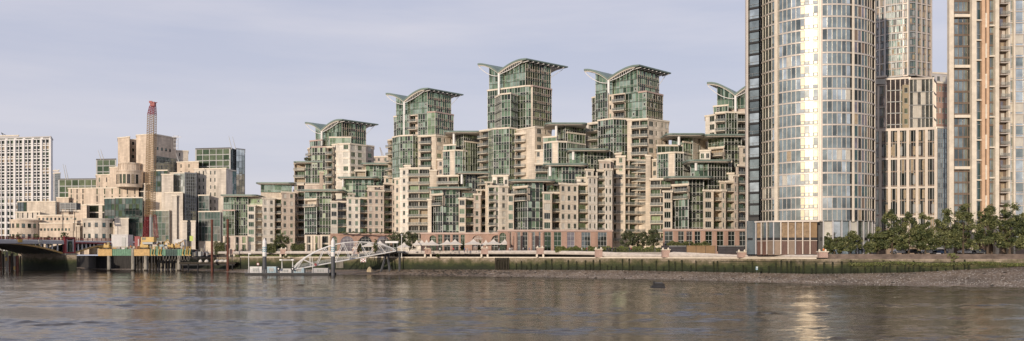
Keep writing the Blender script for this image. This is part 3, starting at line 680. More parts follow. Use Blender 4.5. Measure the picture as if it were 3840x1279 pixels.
# mid left
b.mass([(221, 472), (368, 470)], 672, 745, '!o', 12, copm=FRD); b.mass([(256, 462), (344, 460)], 707, 800, 'ssss', 12, SM, winh=2.9); b.mass([(212, 460), (258, 459)], 742, 800, 'n', 10, SM)
b.mass([(334, 446), (440, 442), (486, 442)], 800, 905, ['nwwnw', 'n'], 14, SM, winh=1.6)
b.mass([(320, 452), (350, 450), (520, 448)], 706, 905, ['n', 'ssssss'], 20, SM, winh=3.4)
b.mass([(300, 440), (325, 438)], 770, 905, 'n', 8, SM); b.mass([(286, 443), (300, 442)], 792, 905, 'n', 8, SM)
for i, (X, y) in enumerate(((262, 822), (274, 835), (286, 848))): b.mass([(X, 436), (X+14, 436)], y, 905, 'n', 3, SM)
drum(376, 432, 8.5, 822, 905, SMG, 6, 2.2, rows=2)
b.mass([(314, 444), (440, 441)], 768, 905, 'nTTn', 10, SMG)
b.mass([(392, 438), (430, 437)], 744, 830, '!m', 6)
b.mass([(363, 478), (434, 476)], 598, 668, '!o', 10, copm=FRD)
b.mass([(360, 468), (440, 465)], 656, 720, 'sss', 12, SM, winh=2.6); b.mass([(412, 462), (450, 460)], 628, 700, 'n', 10, SM)
# central tower
b.mass([(442, 462), (486, 457)], 516, 690, ['n'], 16, SM); b.mass([(486, 466), (512, 466)], 524, 690, ['nwn'], 6, SM)
b.fl = 9.4; b.mass([(511, 455), (576, 450), (660, 466)], 510, 572, ['n', 'nwwwwnn'], 18, SM, below=SM, winh=1.7); b.fl = 4.0
b.mass([(578, 449.4), (660, 464.6)], 590, 640, '!v', 2, SMG, cop=False)

drum(487, 447, 5.6, 612, 700, SM, 7, 3.6, rows=1); drum(487, 442, 6.8, 640, 700, SM, 7, 5, rows=1, span=130)
for k in range(8): a_ = R(-165+150*k/7); q_ = P(487, 472+5.6); c_m = MB(); c_m.bar((q_[0]+6.1*math.cos(a_), q_[1]+6.1*math.sin(a_), Z(640, 470)), (q_[0]+6.1*math.cos(a_), q_[1]+6.1*math.sin(a_), Z(613, 470)), .5, SM, 8); c_m.build('column', b.e)
b.mass([(575, 446), (696, 443)], 650, 800, '!l', 8)
b.mass([(640, 466), (706, 470)], 566, 760, 'nsn', 14, SMG); b.mass([(476, 450), (610, 447)], 690, 905, 'nTTTTn', 16, SMG)
b.mass([(565, 445), (628, 443)], 640, 720, '!m', 8); b.mass([(606, 440), (650, 440)], 655, 905, 'n', 10, SMG)
b.mass([(618, 436), (686, 434)], 723, 905, 'nn', 14, SMG); b.mass([(694, 440), (735, 444)], 650, 905, ['!v'], 12, copm=FRG); b.mass([(735, 444), (743, 458)], 650, 905, '!k', 8)
for X, y in ((646, 735), (684, 830), (716, 830)): b.mass([(X, 433), (X+17, 433)], y, 905, 'n', 4, SMG)
b.mass([(432, 436), (535, 434)], 742, 905, ['!m'], 10); b.mass([(430, 430), (482, 430)], 820, 905, 'n', 6, SMG); b.mass([(566, 433), (634, 433)], 790, 905, '!k', 6)
b.mass([(386, 429), (440, 429)], 757, 905, 'nwn', 6, SMG) if False else None
# right part
b.mass([(664, 462), (745, 459)], 608, 760, 'ssn', 14, SM, winh=2); b.mass([(735, 466), (862, 462), (888, 474)], 560, 645, ['!o', '!k'], 14, copm=FRD)
b.mass([(886, 470), (918, 474)], 560, 905, '!l', 14, copm=FRG); b.mass([(728, 452), (848, 448), (872, 462)], 636, 905, ['nssnssnnn', 'n'], 14, SMG, winh=2.1)
b.mass([(862, 463), (886, 468)], 640, 905, '!k', 10); b.mass([(745, 444), (784, 443)], 733, 905, '!k', 8); b.mass([(745, 440), (826, 438)], 794, 905, '!k', 10)
for X, D, y0, y1 in ((866, 470, 560, 510), (880, 470, 560, 512), (375, 480, 598, 562), (385, 480, 598, 560), (244, 474, 672, 615), (252, 474, 672, 618), (668, 458, 608, 575)):
    m = MB(); x, y = P(X, D); m.bar((x+.5, y, Z(y0, D)), (x-1.2, y, Z(y1, D)), .45, FRG, 5, .2); m.build('roof_mast', b.e)
m = MB(); x, y = P(652, 455)
for k in range(4):
    for dx in (0, 2.2): m.bar((x+dx, y, Z(560, 455)), (x+dx, y, Z(507, 455)), .22, WHT)
    m.bar((x, y, Z(555-k*15, 455)), (x+2.2, y, Z(555-k*15, 455)), .22, WHT)
m.bar((x-1, y, Z(514, 455)), (x+4, y, Z(514, 455)), .3, WHT); m.build('roof_scaffold', b.e)
b.finish()
e = empty('window_cradle', (*P(258, 432), 20), 'dark blue grey boxed gantry standing out from the stone terraces left of the drum', 'gantry')
m = MB(); z0, z1 = Z(795, 432), Z(760, 432); x, y = P(258, 432); m.box((x, y+2, (z0+z1)/2+.6), (7.5, 5, z1-z0-1.4), DGY); m.build('cabin', e)
m = MB()
for k in range(5): m.box((x, y-.7, z0+.6+(z1-z0)*k/5), (8.3, .2, .25), FRG)
for dx in (-4, -1.4, 1.4, 4): m.box((x+dx, y-.7, (z0+z1)/2), (.2, .25, z1-z0), FRG)
m.build('frame', e); m = MB(); m.box((x, y-.1, z0), (8.6, 3, .3), BLK); m.bar((x-3, y, z0-9.6), (x-3, y, z0), .35, FRD); m.bar((x+3, y, z0-9.6), (x+3, y, z0), .35, FRD); m.build('platform', e)

b = Bld('far_building', 1432, 470, 'small distant pinkish building in the gap left of the second winged tower')
b.mass([(1396, 472), (1470, 470)], 588, 905, 'wwnww', 14, SP); b.finish()
e = empty('tower_crane', (*P(1432, 480), Z(590, 480)), 'small pale distant crane leaning over the gap between the first and second winged towers', 'crane')
m = MB(); x, y = P(1436, 480); m.bar((x, y, Z(600, 480)), (x-1.8, y, Z(552, 480)), .5, CONC, 4); m.bar((x+1.3, y, Z(600, 480)), (x-1.6, y, Z(552, 480)), .3, CONC, 4)
for k in range(8): t = k/8; m.bar((x-1.8*t, y, Z(600-48*t, 480)), (x+1.3-2.9*(t+.1), y, Z(600-48*(t+.1), 480)), .2, CONC, 4)
m.build('jib', e); m = MB(); m.box((x+1, y, Z(596, 480)), (3, 1.2, 1.4), CONC); m.build('cab', e)

# ------------------------------------------------------------------ round glass tower
t = empty('cylindrical_tower', (wx(3055, 242), 242, GZ), 'tall round tower of curved pale glass with champagne panels catching the sun', 'tower')
cx, cy = wx(3052, 243), 243; RAD = 16.2; FH = 3.2; ZB = Z(828, 227); NF = 30; ZT = ZB+NF*FH
def cp(a, r): return (cx+r*math.sin(R(a-19)), cy-r*math.cos(R(a-19)))            # a = 0 faces north-west across the river
ribs = [-104, -77, -36.5, 5, 36, 72, 108, 144, 180, 218]
g = MB(); fr = MB(); gold = MB(); band = MB(); gb = MB()
random.seed(11)
def arc(mb, a0, a1, r0, r1, z0, z1, m, step=4.5):
    n = max(1, int((a1-a0)/step))
    for i in range(n):
        p, q = a0+(a1-a0)*i/n, a0+(a1-a0)*(i+1)/n
        A, B, C_, D_ = cp(p, r1), cp(q, r1), cp(q, r0), cp(p, r0)
        mb.face([(*A, z0), (*B, z0), (*B, z1), (*A, z1)], m, [(p*.28, z0), (q*.28, z0), (q*.28, z1), (p*.28, z1)])
        mb.face([(*A, z1), (*B, z1), (*C_, z1), (*D_, z1)], m); mb.face([(*D_, z0), (*C_, z0), (*B, z0), (*A, z0)], m)
lr = ribs+[256]
for k in range(NF):
    z0 = ZB+k*FH
    for i in range(len(ribs)):
        a0, a1 = lr[i]+2, lr[i+1]-2
        if ribs[i] == -36.5: a1 = -12.5
        nb = max(3, int((a1-a0)/4.4)); blind = random.random() < .12
        for j in range(nb):
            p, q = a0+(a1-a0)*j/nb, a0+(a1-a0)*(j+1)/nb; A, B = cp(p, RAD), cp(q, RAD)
            m_ = random.choice([GB, GB, GB, GB2, GB, GB, GB, GB3] if not blind else [GB3, GB3, GB, BLD]) if a0 < 30 else random.choice([GT, GB2, G4, FRB, GB2, GB2, G4, GP])  # right-hand panes darker: balcony reflections put into the glass colour
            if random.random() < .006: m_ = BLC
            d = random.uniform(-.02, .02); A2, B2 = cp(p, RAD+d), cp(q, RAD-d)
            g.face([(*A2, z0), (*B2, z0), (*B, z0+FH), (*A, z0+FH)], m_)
            p_ = cp(p, RAD+.06); fr.box((*p_, z0+FH/2), (.12, .14, FH), FRC, R(p-19))
    arc(band, -180, 180, RAD-.3, RAD+.16, z0+FH-.24, z0+FH+.1, FRC)
    arc(band, -180, 180, RAD-.3, RAD+.1, z0+.12, z0+.24, FRG)
    # champagne panel strip, panes low in each storey
    for j in range(4):
        p, q = -12.5+15.5*j/4, -12.5+15.5*(j+1)/4; A, B = cp(p+.25, RAD+.12), cp(q-.25, RAD+.12)
        tl = random.uniform(-.015, .015)
        gold.face([(*A, z0+1.15), (*B, z0+1.15), (B[0], B[1]+tl, z0+FH-.3), (A[0], A[1]+tl, z0+FH-.3)], GOLD if random.random() < .8 else GB3)
        gold.face([(*A, z0+.25), (*B, z0+.25), (*B, z0+1.05), (*A, z0+1.05)], FRG)
        A, B = cp(p+.7, RAD+.16), cp(q-.7, RAD+.16); gold.face([(*A, z0+.35), (*B, z0+.35), (*B, z0+.95), (*A, z0+.95)], GOLD if random.random() < .7 else GB3)
for a, b_ in ((-12.5, 3),): arc(gold, a, b_, RAD-.3, RAD+.05, ZB, ZT, FRG)
o = g.build('curved_glazing', t); me = fr.mesh('mullions', world_loc(t)); c = bpy.data.objects.new('mullions', me); COL.objects.link(c); c.parent = o
band.build('floor_bands', t); gold.build('metal_panels', t)
m = MB()
for i, a in enumerate(ribs):
    w = 2.0 if a < 30 else 1.4
    arc(m, a-w, a+w, RAD-.2, RAD+.42, ZB-.2, ZT, FRC if a == 5 else COP, 1.2)
m.build('vertical_rib', t)
m = MB(); c0 = cp(5, RAD+.7); m.box((*c0, (ZB+ZT)/2), (.5, .7, ZT-ZB), FRC, R(5-19)); m.build('projecting_fin', t)
m = MB(); pl = [cp(-a*10, RAD-.5) for a in range(36)]; m.prism(pl, GZ, ZT, FRD, GRAV); m.build('core', t)
# flat wing on the left edge, dark open floors
w0, w1 = P(2802, 238), P(2846, 236); m = MB(); zt_ = ZT; m.prism([w0, w1, (w1[0]*1.06, w1[1]*1.06), (w0[0]*1.06, w0[1]*1.06)], Z(828, 237)+.1, zt_, FRD, GRAV); m.build('side_wing', t)
m = MB(); gg = MB(); u = (Vector(w1)-Vector(w0)).normalized(); n = Vector((u.y, -u.x)); L = (Vector(w1)-Vector(w0)).length; rz = math.atan2(u.y, u.x)
for k in range(NF+9):
    z = GZ+.9+k*FH
    q = Vector(w0)+u*L/2+n*.05
    if z < ZB-.3: continue
    gg.face([(*(Vector(w0)+n*.08), z+.5), (*(Vector(w1)+n*.08), z+.5), (*(Vector(w1)+n*.08), z+FH-.2), (*(Vector(w0)+n*.08), z+FH-.2)], random.choice([GB, GB, GB2, GB3]))
    m = MB(); m.box((q.x, q.y, z+.15), (L, .5, .5), BLK, rz)
    q = Vector(w0)+u*L/2+n*.25; m.box((q.x, q.y, z+1.2), (L, .06, .06), FRG, rz); m.box((q.x, q.y, z+.8), (.06, .06, .9), FRG, rz); m.build('floor_edge', t)
o = gg.build('wing_glazing', t)
m = MB(); m.box((w0[0]-.25, w0[1]-.4, (GZ+ZT)/2), (.55, 1.1, ZT-GZ), FRC); m.build('edge_mast', t)
# podium
AMB = mat('amber_lobby_glow', (.27, .19, .115), .6, var=.3, scale=1.2); RBP = mat('red_brown_screen', (.12, .065, .05), .5, var=.25, scale=2, stretch=(3, 3, .3)); pod = MB(); pc = MB(); zb2 = Z(895, 226); random.seed(5)  # amber paints the lobby glow into the upper podium panes
pa = [P(2838, 231), P(2900, 227.5), P(3064, 225.5)]
for q0, q1 in zip(pa, pa[1:]):
    q0, q1 = Vector(q0), Vector(q1); L = (q1-q0).length; u = (q1-q0)/L; n = Vector((u.y, -u.x)); nb = max(2, int(round(L/1.95))); rz = math.atan2(u.y, u.x)
    for i in range(nb):
        a, c_ = q0+u*L*i/nb, q0+u*L*(i+1)/nb
        pod.face([(*a, zb2+.3), (*c_, zb2+.3), (*c_, ZB-.3), (*a, ZB-.3)], random.choice([AMB, AMB, BLC, TANP, AMB, GB2]))
        pod.face([(*a, GZ-.2), (*c_, GZ-.2), (*c_, zb2-.3), (*a, zb2-.3)], random.choice([RBP, RBP, FRB]))
        q = a+n*.35; pc.box((q.x, q.y, (GZ+ZB)/2), (.26, .5, ZB-GZ), FRC if i % 3 else CONC, rz)
    q = (q0+q1)/2+n*.08; pod.box((q.x, q.y, zb2), (L, .3, .62), BLK, rz); pod.box((q.x, q.y, ZB-.15), (L+.6, 1.2, .4), FRC, rz); pod.box((q.x, q.y, zb2-.55), (L, .3, .12), FRC, rz)
pb = pa+[(pa[2][0]*1.04, pa[2][1]*1.04), (pa[0][0]*1.05, pa[0][1]*1.05)]
pod.prism([(x, y+.25) for x, y in pb], GZ, ZB-.35, FRB)
o = pod.build('podium', t); me = pc.mesh('podium_columns', world_loc(t)); c = bpy.data.objects.new('podium_columns', me); COL.objects.link(c); c.parent = o
m = MB()
for i in range(10):
    p, q = 8+i*8.6, 8+(i+1)*8.6; A, B = cp(p, RAD-.3), cp(q, RAD-.3)
    m.face([(*A, zb2+.4), (*B, zb2+.4), (*B, ZB-.2), (*A, ZB-.2)], random.choice([GB, BLD, GB3])); m.face([(*A, GZ), (*B, GZ), (*B, zb2-.4), (*A, zb2-.4)], random.choice([GB, GB2]))
    m.box((*cp(p, RAD-.1), (GZ+ZB)/2), (.34, .3, ZB-GZ), CONC, R(p-19))
arc(m, 5, 100, RAD-1, RAD-.2, zb2-.4, zb2+.4, BLK); m.build('ground_floor_glazing', t)
m = MB(); q0, q1 = P(2800, 233), P(2838, 231); m.prism([q0, q1, (q1[0]*1.04, q1[1]*1.04), (q0[0]*1.04, q0[1]*1.04)], GZ, Z(828, 232), GB2)
for k in range(14): m.box(((q0[0]+q1[0])/2, q0[1]-1.1, zb2+.5+k*.33), (q1[0]-q0[0], .1, .06), FRG)
m.box(((q0[0]+q1[0])/2, q0[1]-1.05, zb2), (q1[0]-q0[0], .3, .6), BLK); m.build('louvred_bay', t)

# ------------------------------------------------------------------ right-hand towers
def grid(b, p0, p1, z0, z1, cols, fl, fw, m, fm, dep=.5, wins='2', hb=.35):
    """exposed frame: piers and floor beams proud of dark glazing"""
    p0, p1 = Vector(p0), Vector(p1); L = (p1-p0).length; u = (p1-p0)/L; n = Vector((u.y, -u.x)); rz = math.atan2(u.y, u.x)
    nf = max(1, int(round((z1-z0)/fl))); fh = (z1-z0)/nf; fmb = MB(); g = MB(); w = MB()
    for i in range(cols+1):
        q = p0+u*L*i/cols+n*dep/2; fmb.box((q.x, q.y, (z0+z1)/2), (fw, dep, z1-z0), fm, rz)
    for k in range(nf+1):
        q = p0+u*L/2+n*(dep/2-.06); fmb.box((q.x, q.y, z0+k*fh), (L, dep-.1, hb), fm, rz)
    for k in range(nf):
        for i in range(cols):
            for h in range(2):
                for j in range(3):
                    a = p0+u*(L*(i+j/3)/cols); c_ = p0+u*(L*(i+(j+1)/3)/cols); za, zb_ = z0+(k+h/2)*fh, z0+(k+(h+1)/2)*fh
                    a -= n*.02; c_ -= n*.02
                    g.face([(*a, za), (*c_, za), (*c_, zb_), (*a, zb_)], random.choice(m))
                    if j: q = a+n*.1; w.box((q.x, q.y, (za+zb_)/2), (.16, .12, zb_-za), FRG, rz)
                q = p0+u*L*(i+.5)/cols+n*.06; w.box((q.x, q.y, z0+(k+h/2)*fh+fh*.06), (L/cols-.2, .14, .45), FRB, rz)
                if random.random() < .6: q = p0+u*L*(i+random.choice([.3, .7]))/cols+n*.1; w.box((q.x, q.y, z0+(k+h/2+.27)*fh), (.75, .12, fh*.3), BLC if random.random() < .4 else FRG, rz)
    o = g.build('curtain_wall', b.e); off = world_loc(b.e)
    me = w.mesh('mullions', off); c = bpy.data.objects.new('mullions', me); COL.objects.link(c); c.parent = o
    fmb.build('facade_frame', b.e)
b = Bld('apartment_tower', 3380, 312, 'tall dark green apartment tower with a beige grid of piers, rising beyond the round tower', floor=3.4)
zt_ = 112; p = [P(3262, 318), P(3342, 312), P(3352, 312), P(3410, 309), P(3490, 314)]
b.mass([(3262, 319), (3342, 313), (3410, 310), (3490, 315)], -140, 288, ['n', 'n', 'n'], 18, FRB, cop=False)
zz = Z(288, 312); zq = Z(-140, 313)
grid(b, p[0], P(3320, 314), zz, zq, 3, 5.0, .5, [GP, GB2, GB2, G4, BLC], FRC); grid(b, P(3322, 313.5), P(3384, 311), zz, zq, 3, 5.0, .3, [GB2, G4, GB2, GT], FRG, .5)
grid(b, P(3386, 311), P(3406, 310), zz, zq, 1, 5.0, .5, [GP, BLD, GB2, GB], FRC); grid(b, P(3408, 309.5), P(3432, 309.5), zz, zq, 1, 5.0, .3, [GT, GB2, GT], FRG, .5)
grid(b, P(3434, 310), P(3490, 313.5), zz, zq, 3, 5.0, .5, [GT, GB2, GT, GP, BLC], FRC)
b.finish()
b = Bld('podium_building', 3400, 290, 'beige framed building with mauve glass upper bays, below the dark green tower', floor=3.6)
b.mass([(3262, 302), (3322, 300)], 290, 485, ['n'], 12, FRB, copm=FRC); grid(b, P(3266, 301), P(3322, 299), Z(485, 300), Z(322, 300), 2, 7.6, .7, [GP, BLC, GB, GB2], FRC)
m = MB(); q = P(3294, 299); m.box((q[0], q[1], Z(306, 299)), (4.7, .3, 1.8), BLD); m.build('roof_screen', b.e)
b.mass([(3322, 299), (3412, 297)], 296, 485, ['!p'], 12, copm=FRC); b.mass([(3384, 296.2), (3412, 296)], 318, 482, 'w', 1, GOLD, cop=False)
b.mass([(3410, 295), (3500, 294), (3510, 300)], 300, 482, ['!q', '!q'], 12, copm=FRC)
b.mass([(3262, 293), (3510, 288)], 485, 905, ['n'], 14, FRB, copm=FRC); grid(b, P(3266, 292.4), P(3508, 287.4), GZ+3, Z(487, 290), 7, 9.2, .9, [GB2, GP, GB2, BLC, G4], FRC, .5, hb=.6)
b.mass([(3508, 302), (3565, 304)], 312, 485, ['w'*5], 12, BRK, copm=COP); b.mass([(3490, 330), (3570, 332)], 276, 312, 'wwww', 12, CONC)
b.finish()
b = Bld('office_tower', 3535, 300, 'narrow blue-grey ribbed building squeezed behind the tree, left of the orange-edged tower', floor=3.4)
b.mass([(3508, 292), (3560, 294)], 480, 930, '!v', 12, CONC); b.finish()
# near tower at the right edge
b = Bld('apartment_tower', 3700, 240, 'cream and orange framed glass tower cut off by the right edge', floor=3.2)
ZU = 96; D = 238; ytop = HY-(ZU-H)*F/D
b.mass([(3560, 240), (3662, 236), (3748, 236), (3960, 238)], ytop, 905, ['n', 'n', 'n'], 20, FRB, cop=False)
def bay(x0, x1, D, style, zoff=.0):
    b.glaz(P(x0, D), P(x1, D-.1), GZ+4, ZU, style)
fmb = MB()
def pier(x0, x1, D, m, dep=1.2, z0=GZ, z1=ZU):
    a, c_ = wx(x0, D), wx(x1, D); fmb.box(((a+c_)/2, D+dep/2, (z0+z1)/2), (c_-a, dep, z1-z0), m)
bay(3576, 3646, 236.6, 'r'); bay(3663, 3683, 235.8, 'k'); bay(3709, 3733, 235.5, 'r'); bay(3787, 3802, 235.2, 's'); bay(3807, 3960, 235.0, 's')
pier(3560, 3577, 235.6, COP); pier(3645, 3662, 234.6, COP); pier(3683, 3694, 234.9, TERR); pier(3694, 3700, 235.2, FRB); pier(3700, 3709, 234.9, TERR); pier(3733, 3747, 234.3, COP); pier(3782, 3787, 234.4, COP); pier(3802, 3807, 234.4, COP)
for y in (-128, 60, 250, 437, 630, 820): z = Z(y, 236); a, c_ = wx(3577, 236), wx(3645, 236); fmb.box(((a+c_)/2, 236, z), (c_-a, 1.1, .8), COP)
for k in range(16): z = Z(900-75*k*1.0, 235); a, c_ = wx(3662, 235), wx(3683, 235); fmb.box(((a+c_)/2, 235.5, z), (c_-a, .8, .35), COP)
for k in range(12): z = Z(895-114*k, 235); a, c_ = wx(3709, 235), wx(3733, 235); fmb.box(((a+c_)/2, 235.0, z), (c_-a, .8, .4), COP); fmb.box((wx(3697, 235), 234.95, z+1.5), (.45, .3, 4), COP)
fmb.build('facade_frame', b.e)
# open balcony bay
gm = MB(); a, c_ = wx(3747, 235), wx(3782, 235)
for k in range(27):
    z = GZ+3.9+k*3.25
    bm = MB(); bm.box(((a+c_)/2, 235.0, z), (c_-a, 1.5, .2), FRC); o = bm.build('balcony', b.e); rm = MB(); rm.box(((a+c_)/2, 234.15, z+.75), (c_-a, .05, .9), RAIL); me = rm.mesh('railing', world_loc(b.e)); c = bpy.data.objects.new('railing', me); COL.objects.link(c); c.parent = o
    gm.box(((a+c_)/2+random.uniform(-.5, .5), 235.85, z+1.6), (.9, .08, 1.9), random.choice([BLC, FRC, BLD, GP]))
gm.box(((a+c_)/2, 235.95, (GZ+ZU)/2), (c_-a, .06, ZU-GZ), FRB)
gm.build('balcony_back_wall', b.e)
b.finish()

# ------------------------------------------------------------------ river, foreshore, quay
random.seed(21)
WALL = [(-1500, 560), (-600, 490), (60, 462), (300, 452), (330, 412), (720, 396), (900, 352), (1100, 329), (1300, 316), (1500, 308), (1900, 286), (2300, 266), (2700, 242), (3050, 220), (3400, 213), (3840, 208), (4600, 200), (6500, 190)]
WATR = [(-1500, 550), (-600, 480), (60, 456), (300, 446), (330, 406), (720, 372), (900, 334), (1100, 300), (1300, 297), (1500, 297), (1900, 272), (2300, 251), (2700, 230), (3050, 205), (3400, 193), (3840, 183.6), (4600, 172), (6500, 150)]
FOOT = [.3, .3, .3, .3, .3, .6, 1.0, 1.2, 1.5, 1.7, 2.0, 2.2, 2.1, 2.1, 2.6, 4.2, 5.2, 5.6]
def lerp(tab, X):
    for (a, b_), (c, d) in zip(tab, tab[1:]):
        if a <= X <= c: return b_+(d-b_)*(X-a)/(c-a)
def footz(X): return lerp([(w[0], f) for w, f in zip(WALL, FOOT)], X)
def wd(X): return lerp(WALL, X)
m = MB(); m.face([(-2500, -300, 0), (2500, -300, 0), (2500, 900, 0), (-2500, 900, 0)], None) if False else None
# water
wm, nt, bs = nodes('river_water')
bs.inputs['Specular IOR Level'].default_value = .42; bs.inputs['Base Color'].default_value = (.034, .025, .018, 1); bs.inputs['Roughness'].default_value = .07; bs.inputs['IOR'].default_value = 1.33
tc = nt.nodes.new('ShaderNodeTexCoord'); prev = None
def wave(scale, stretch, det, dist, strength, prev, rot=0):
    mp = nt.nodes.new('ShaderNodeMapping'); mp.inputs['Scale'].default_value = stretch; mp.inputs['Rotation'].default_value = (0, 0, R(rot))
    nz = nt.nodes.new('ShaderNodeTexNoise'); nz.inputs['Scale'].default_value = scale; nz.inputs['Detail'].default_value = det; nz.inputs['Roughness'].default_value = .6
    bp = nt.nodes.new('ShaderNodeBump'); bp.inputs['Strength'].default_value = strength; bp.inputs['Distance'].default_value = dist
    nt.links.new(tc.outputs['Object'], mp.inputs[0]); nt.links.new(mp.outputs[0], nz.inputs[0]); nt.links.new(nz.outputs['Fac'], bp.inputs['Height'])
    if prev: nt.links.new(prev.outputs[0], bp.inputs['Normal'])
    return bp
w1 = wave(1.6, (.45, 1, 1), 4, .10, .6, None, 4)
nt.links.new(w1.outputs[0], bs.inputs['Normal'])
import numpy as np
rg = np.random.default_rng(4)
ys = [28.0]
while ys[-1] < 440: ys.append(ys[-1]+max(.32, .0042*ys[-1]))
ys = np.array(ys); NX = 620; tt = np.linspace(-1, 1, NX); half = ys*.64+14
XX = half[:, None]*tt[None, :]; YY = np.repeat(ys[:, None], NX, 1); ZZ = np.zeros_like(XX)
patch = np.zeros_like(XX)
for k in range(14):
    a = rg.uniform(-.5, .5); l = 7*(60/7)**rg.random(); ph = rg.uniform(0, 6.28); patch += np.sin(2*np.pi*(XX*np.sin(a)*.35+YY*np.cos(a))/l+ph+1.2*np.sin(XX/rg.uniform(14, 50)+ph))
patch = np.clip(.6+.2*patch, .1, 1.5)
for k in range(70):
    l = 1.1*(4.2/1.1)**rg.random(); a = rg.normal(0, .42); ph = rg.uniform(0, 6.28); amp = .0082*l**.7
    fade = np.clip(l/(np.gradient(ys)*2.6)-.6, 0, 1)[:, None]
    ZZ += amp*fade*np.sin(2*np.pi*(XX*np.sin(a)+YY*np.cos(a))/l+ph+.6*np.sin(XX/11.+k)+.5*np.sin(YY/17.+k*2))
ZZ *= patch*.55
ZZ *= np.clip((ys-28)/4, 0, 1)[:, None]*np.clip((440-ys)/10, 0, 1)[:, None]
V = np.stack([XX, YY, ZZ], -1).reshape(-1, 3); NY = len(ys)
idx = np.arange(NY*NX).reshape(NY, NX); Q = np.stack([idx[:-1, :-1], idx[:-1, 1:], idx[1:, 1:], idx[1:, :-1]], -1).reshape(-1, 4)
e0 = len(V); V = np.vstack([V, [(-3500, -400, -.35), (3500, -400, -.35), (3500, 1200, -.35), (-3500, 1200, -.35)]]); Q = np.vstack([Q, [[e0, e0+1, e0+2, e0+3]]])
me = bpy.data.meshes.new('river_water'); me.vertices.add(len(V)); me.vertices.foreach_set('co', V.astype(np.float32).ravel()); me.loops.add(Q.size); me.loops.foreach_set('vertex_index', Q.astype(np.int32).ravel())
me.polygons.add(len(Q)); me.polygons.foreach_set('loop_start', np.arange(0, Q.size, 4, dtype=np.int32)); me.polygons.foreach_set('loop_total', np.full(len(Q), 4, dtype=np.int32)); me.update(calc_edges=True); me.polygons.foreach_set('use_smooth', [True]*len(Q)); me.materials.append(wm)
o = bpy.data.objects.new('river_water', me); COL.objects.link(o); tag(o, kind='structure')
# foreshore: strip from the wall foot down under the water
sh, nt, bs = nodes('shingle')
tc = nt.nodes.new('ShaderNodeTexCoord'); vo = nt.nodes.new('ShaderNodeTexVoronoi'); vo.inputs['Scale'].default_value = 3.4
nz = nt.nodes.new('ShaderNodeTexNoise'); nz.inputs['Scale'].default_value = .12; nz.inputs['Detail'].default_value = 8
nt.links.new(tc.outputs['Object'], vo.inputs['Vector']); nt.links.new(tc.outputs['Object'], nz.inputs['Vector'])
sp = nt.nodes.new('ShaderNodeSeparateColor'); nt.links.new(vo.outputs['Color'], sp.inputs[0])
cr = nt.nodes.new('ShaderNodeValToRGB'); e_ = cr.color_ramp.elements; e_[0].color = (.12, .082, .052, 1); e_[1].color = (.55, .50, .45, 1); e_[1].position = 1
x = cr.color_ramp.elements.new(.55); x.color = (.20, .15, .105, 1); x = cr.color_ramp.elements.new(.88); x.color = (.26, .205, .15, 1); x = cr.color_ramp.elements.new(.95); x.color = (.42, .39, .36, 1)
nt.links.new(sp.outputs[0], cr.inputs[0])
mr = nt.nodes.new('ShaderNodeMapRange'); mr.inputs[1].default_value = .3; mr.inputs[2].default_value = .7; mr.inputs[3].default_value = .6; mr.inputs[4].default_value = 1.25; nt.links.new(nz.outputs['Fac'], mr.inputs[0])
mx = nt.nodes.new('ShaderNodeMix'); mx.data_type = 'RGBA'; mx.blend_type = 'MULTIPLY'; mx.inputs[0].default_value = 1; nt.links.new(cr.outputs[0], mx.inputs[6]); nt.links.new(mr.outputs[0], mx.inputs[7]); nt.links.new(mx.outputs[2], bs.inputs['Base Color'])
bp = nt.nodes.new('ShaderNodeBump'); bp.inputs['Strength'].default_value = .6; bp.inputs['Distance'].default_value = .2; nt.links.new(vo.outputs['Distance'], bp.inputs['Height']); nt.links.new(bp.outputs[0], bs.inputs['Normal'])
bs.inputs['Roughness'].default_value = .75
bm = MB(); N = 150; rows = []
for i in range(N+1):
    X = -600+(5200)*i/N; A = Vector(P(X, wd(X)+.3)); B = Vector(P(X, lerp(WATR, X))); fz = footz(X); r = []
    for k in range(9):
        t = k/6.0; p = A+(B-A)*t; z = fz*(1-t)**1.15 if t < 1 else -.5*(t-1)
        z += (random.uniform(-.1, .1) if 0 < k < 8 else 0)*min(1, fz*.4); p += Vector((0, random.uniform(-.9, .9) if k > 3 else 0)); r.append((p.x, p.y, z))
    rows.append(r)
for i in range(N):
    for k in range(8): bm.face([rows[i][k+1], rows[i+1][k+1], rows[i+1][k], rows[i][k]], sh)
tag(bm.build('foreshore', smooth=True), kind='structure')
# pale stones on the shingle
m = MB(); PST = mat('pale_stone', (.46, .43, .39), .8, var=.2, scale=3)
for i in range(1900):
    X = random.uniform(2000, 3900) if i % 4 else random.uniform(1500, 3900); t = random.random()**.8 if random.random() < .5 else random.gauss(.75, .12)
    if not 0 < t < 1: continue
    if random.random() > .3+.7*(X-1500)/2300: continue
    A = Vector(P(X, wd(X))); B = Vector(P(X, lerp(WATR, X))); p = A+(B-A)*t; z = footz(X)*(1-t)**1.15; s_ = random.uniform(.07, .17)
    m.lathe([(0, -s_*.3), (s_*.9, 0), (s_*.5, s_*.5), (0, s_*.6)], (p.x, p.y, z), PST, 5)
tag(m.build('pale_stones'), 'scattered pale stones and rubble on the grey shingle foreshore', 'stones', kind='stuff')
m = MB(); rnd = random.Random(12); DST = mat('wet_dark_stone', (.06, .052, .042), .7, var=.3, scale=3)
for i in range(420):
    X = rnd.choice([rnd.gauss(1700, 110), rnd.gauss(1700, 90), rnd.uniform(1350, 3850)]); t = rnd.random()
    A = Vector(P(X, wd(X))); B = Vector(P(X, lerp(WATR, X))); p = A+(B-A)*t; z = footz(X)*(1-t)**1.15; s_ = rnd.uniform(.1, .42)
    m.lathe([(0, -s_*.3), (s_*1.3, 0), (s_*.8, s_*.35), (0, s_*.5)], (p.x, p.y, z), DST, 6)
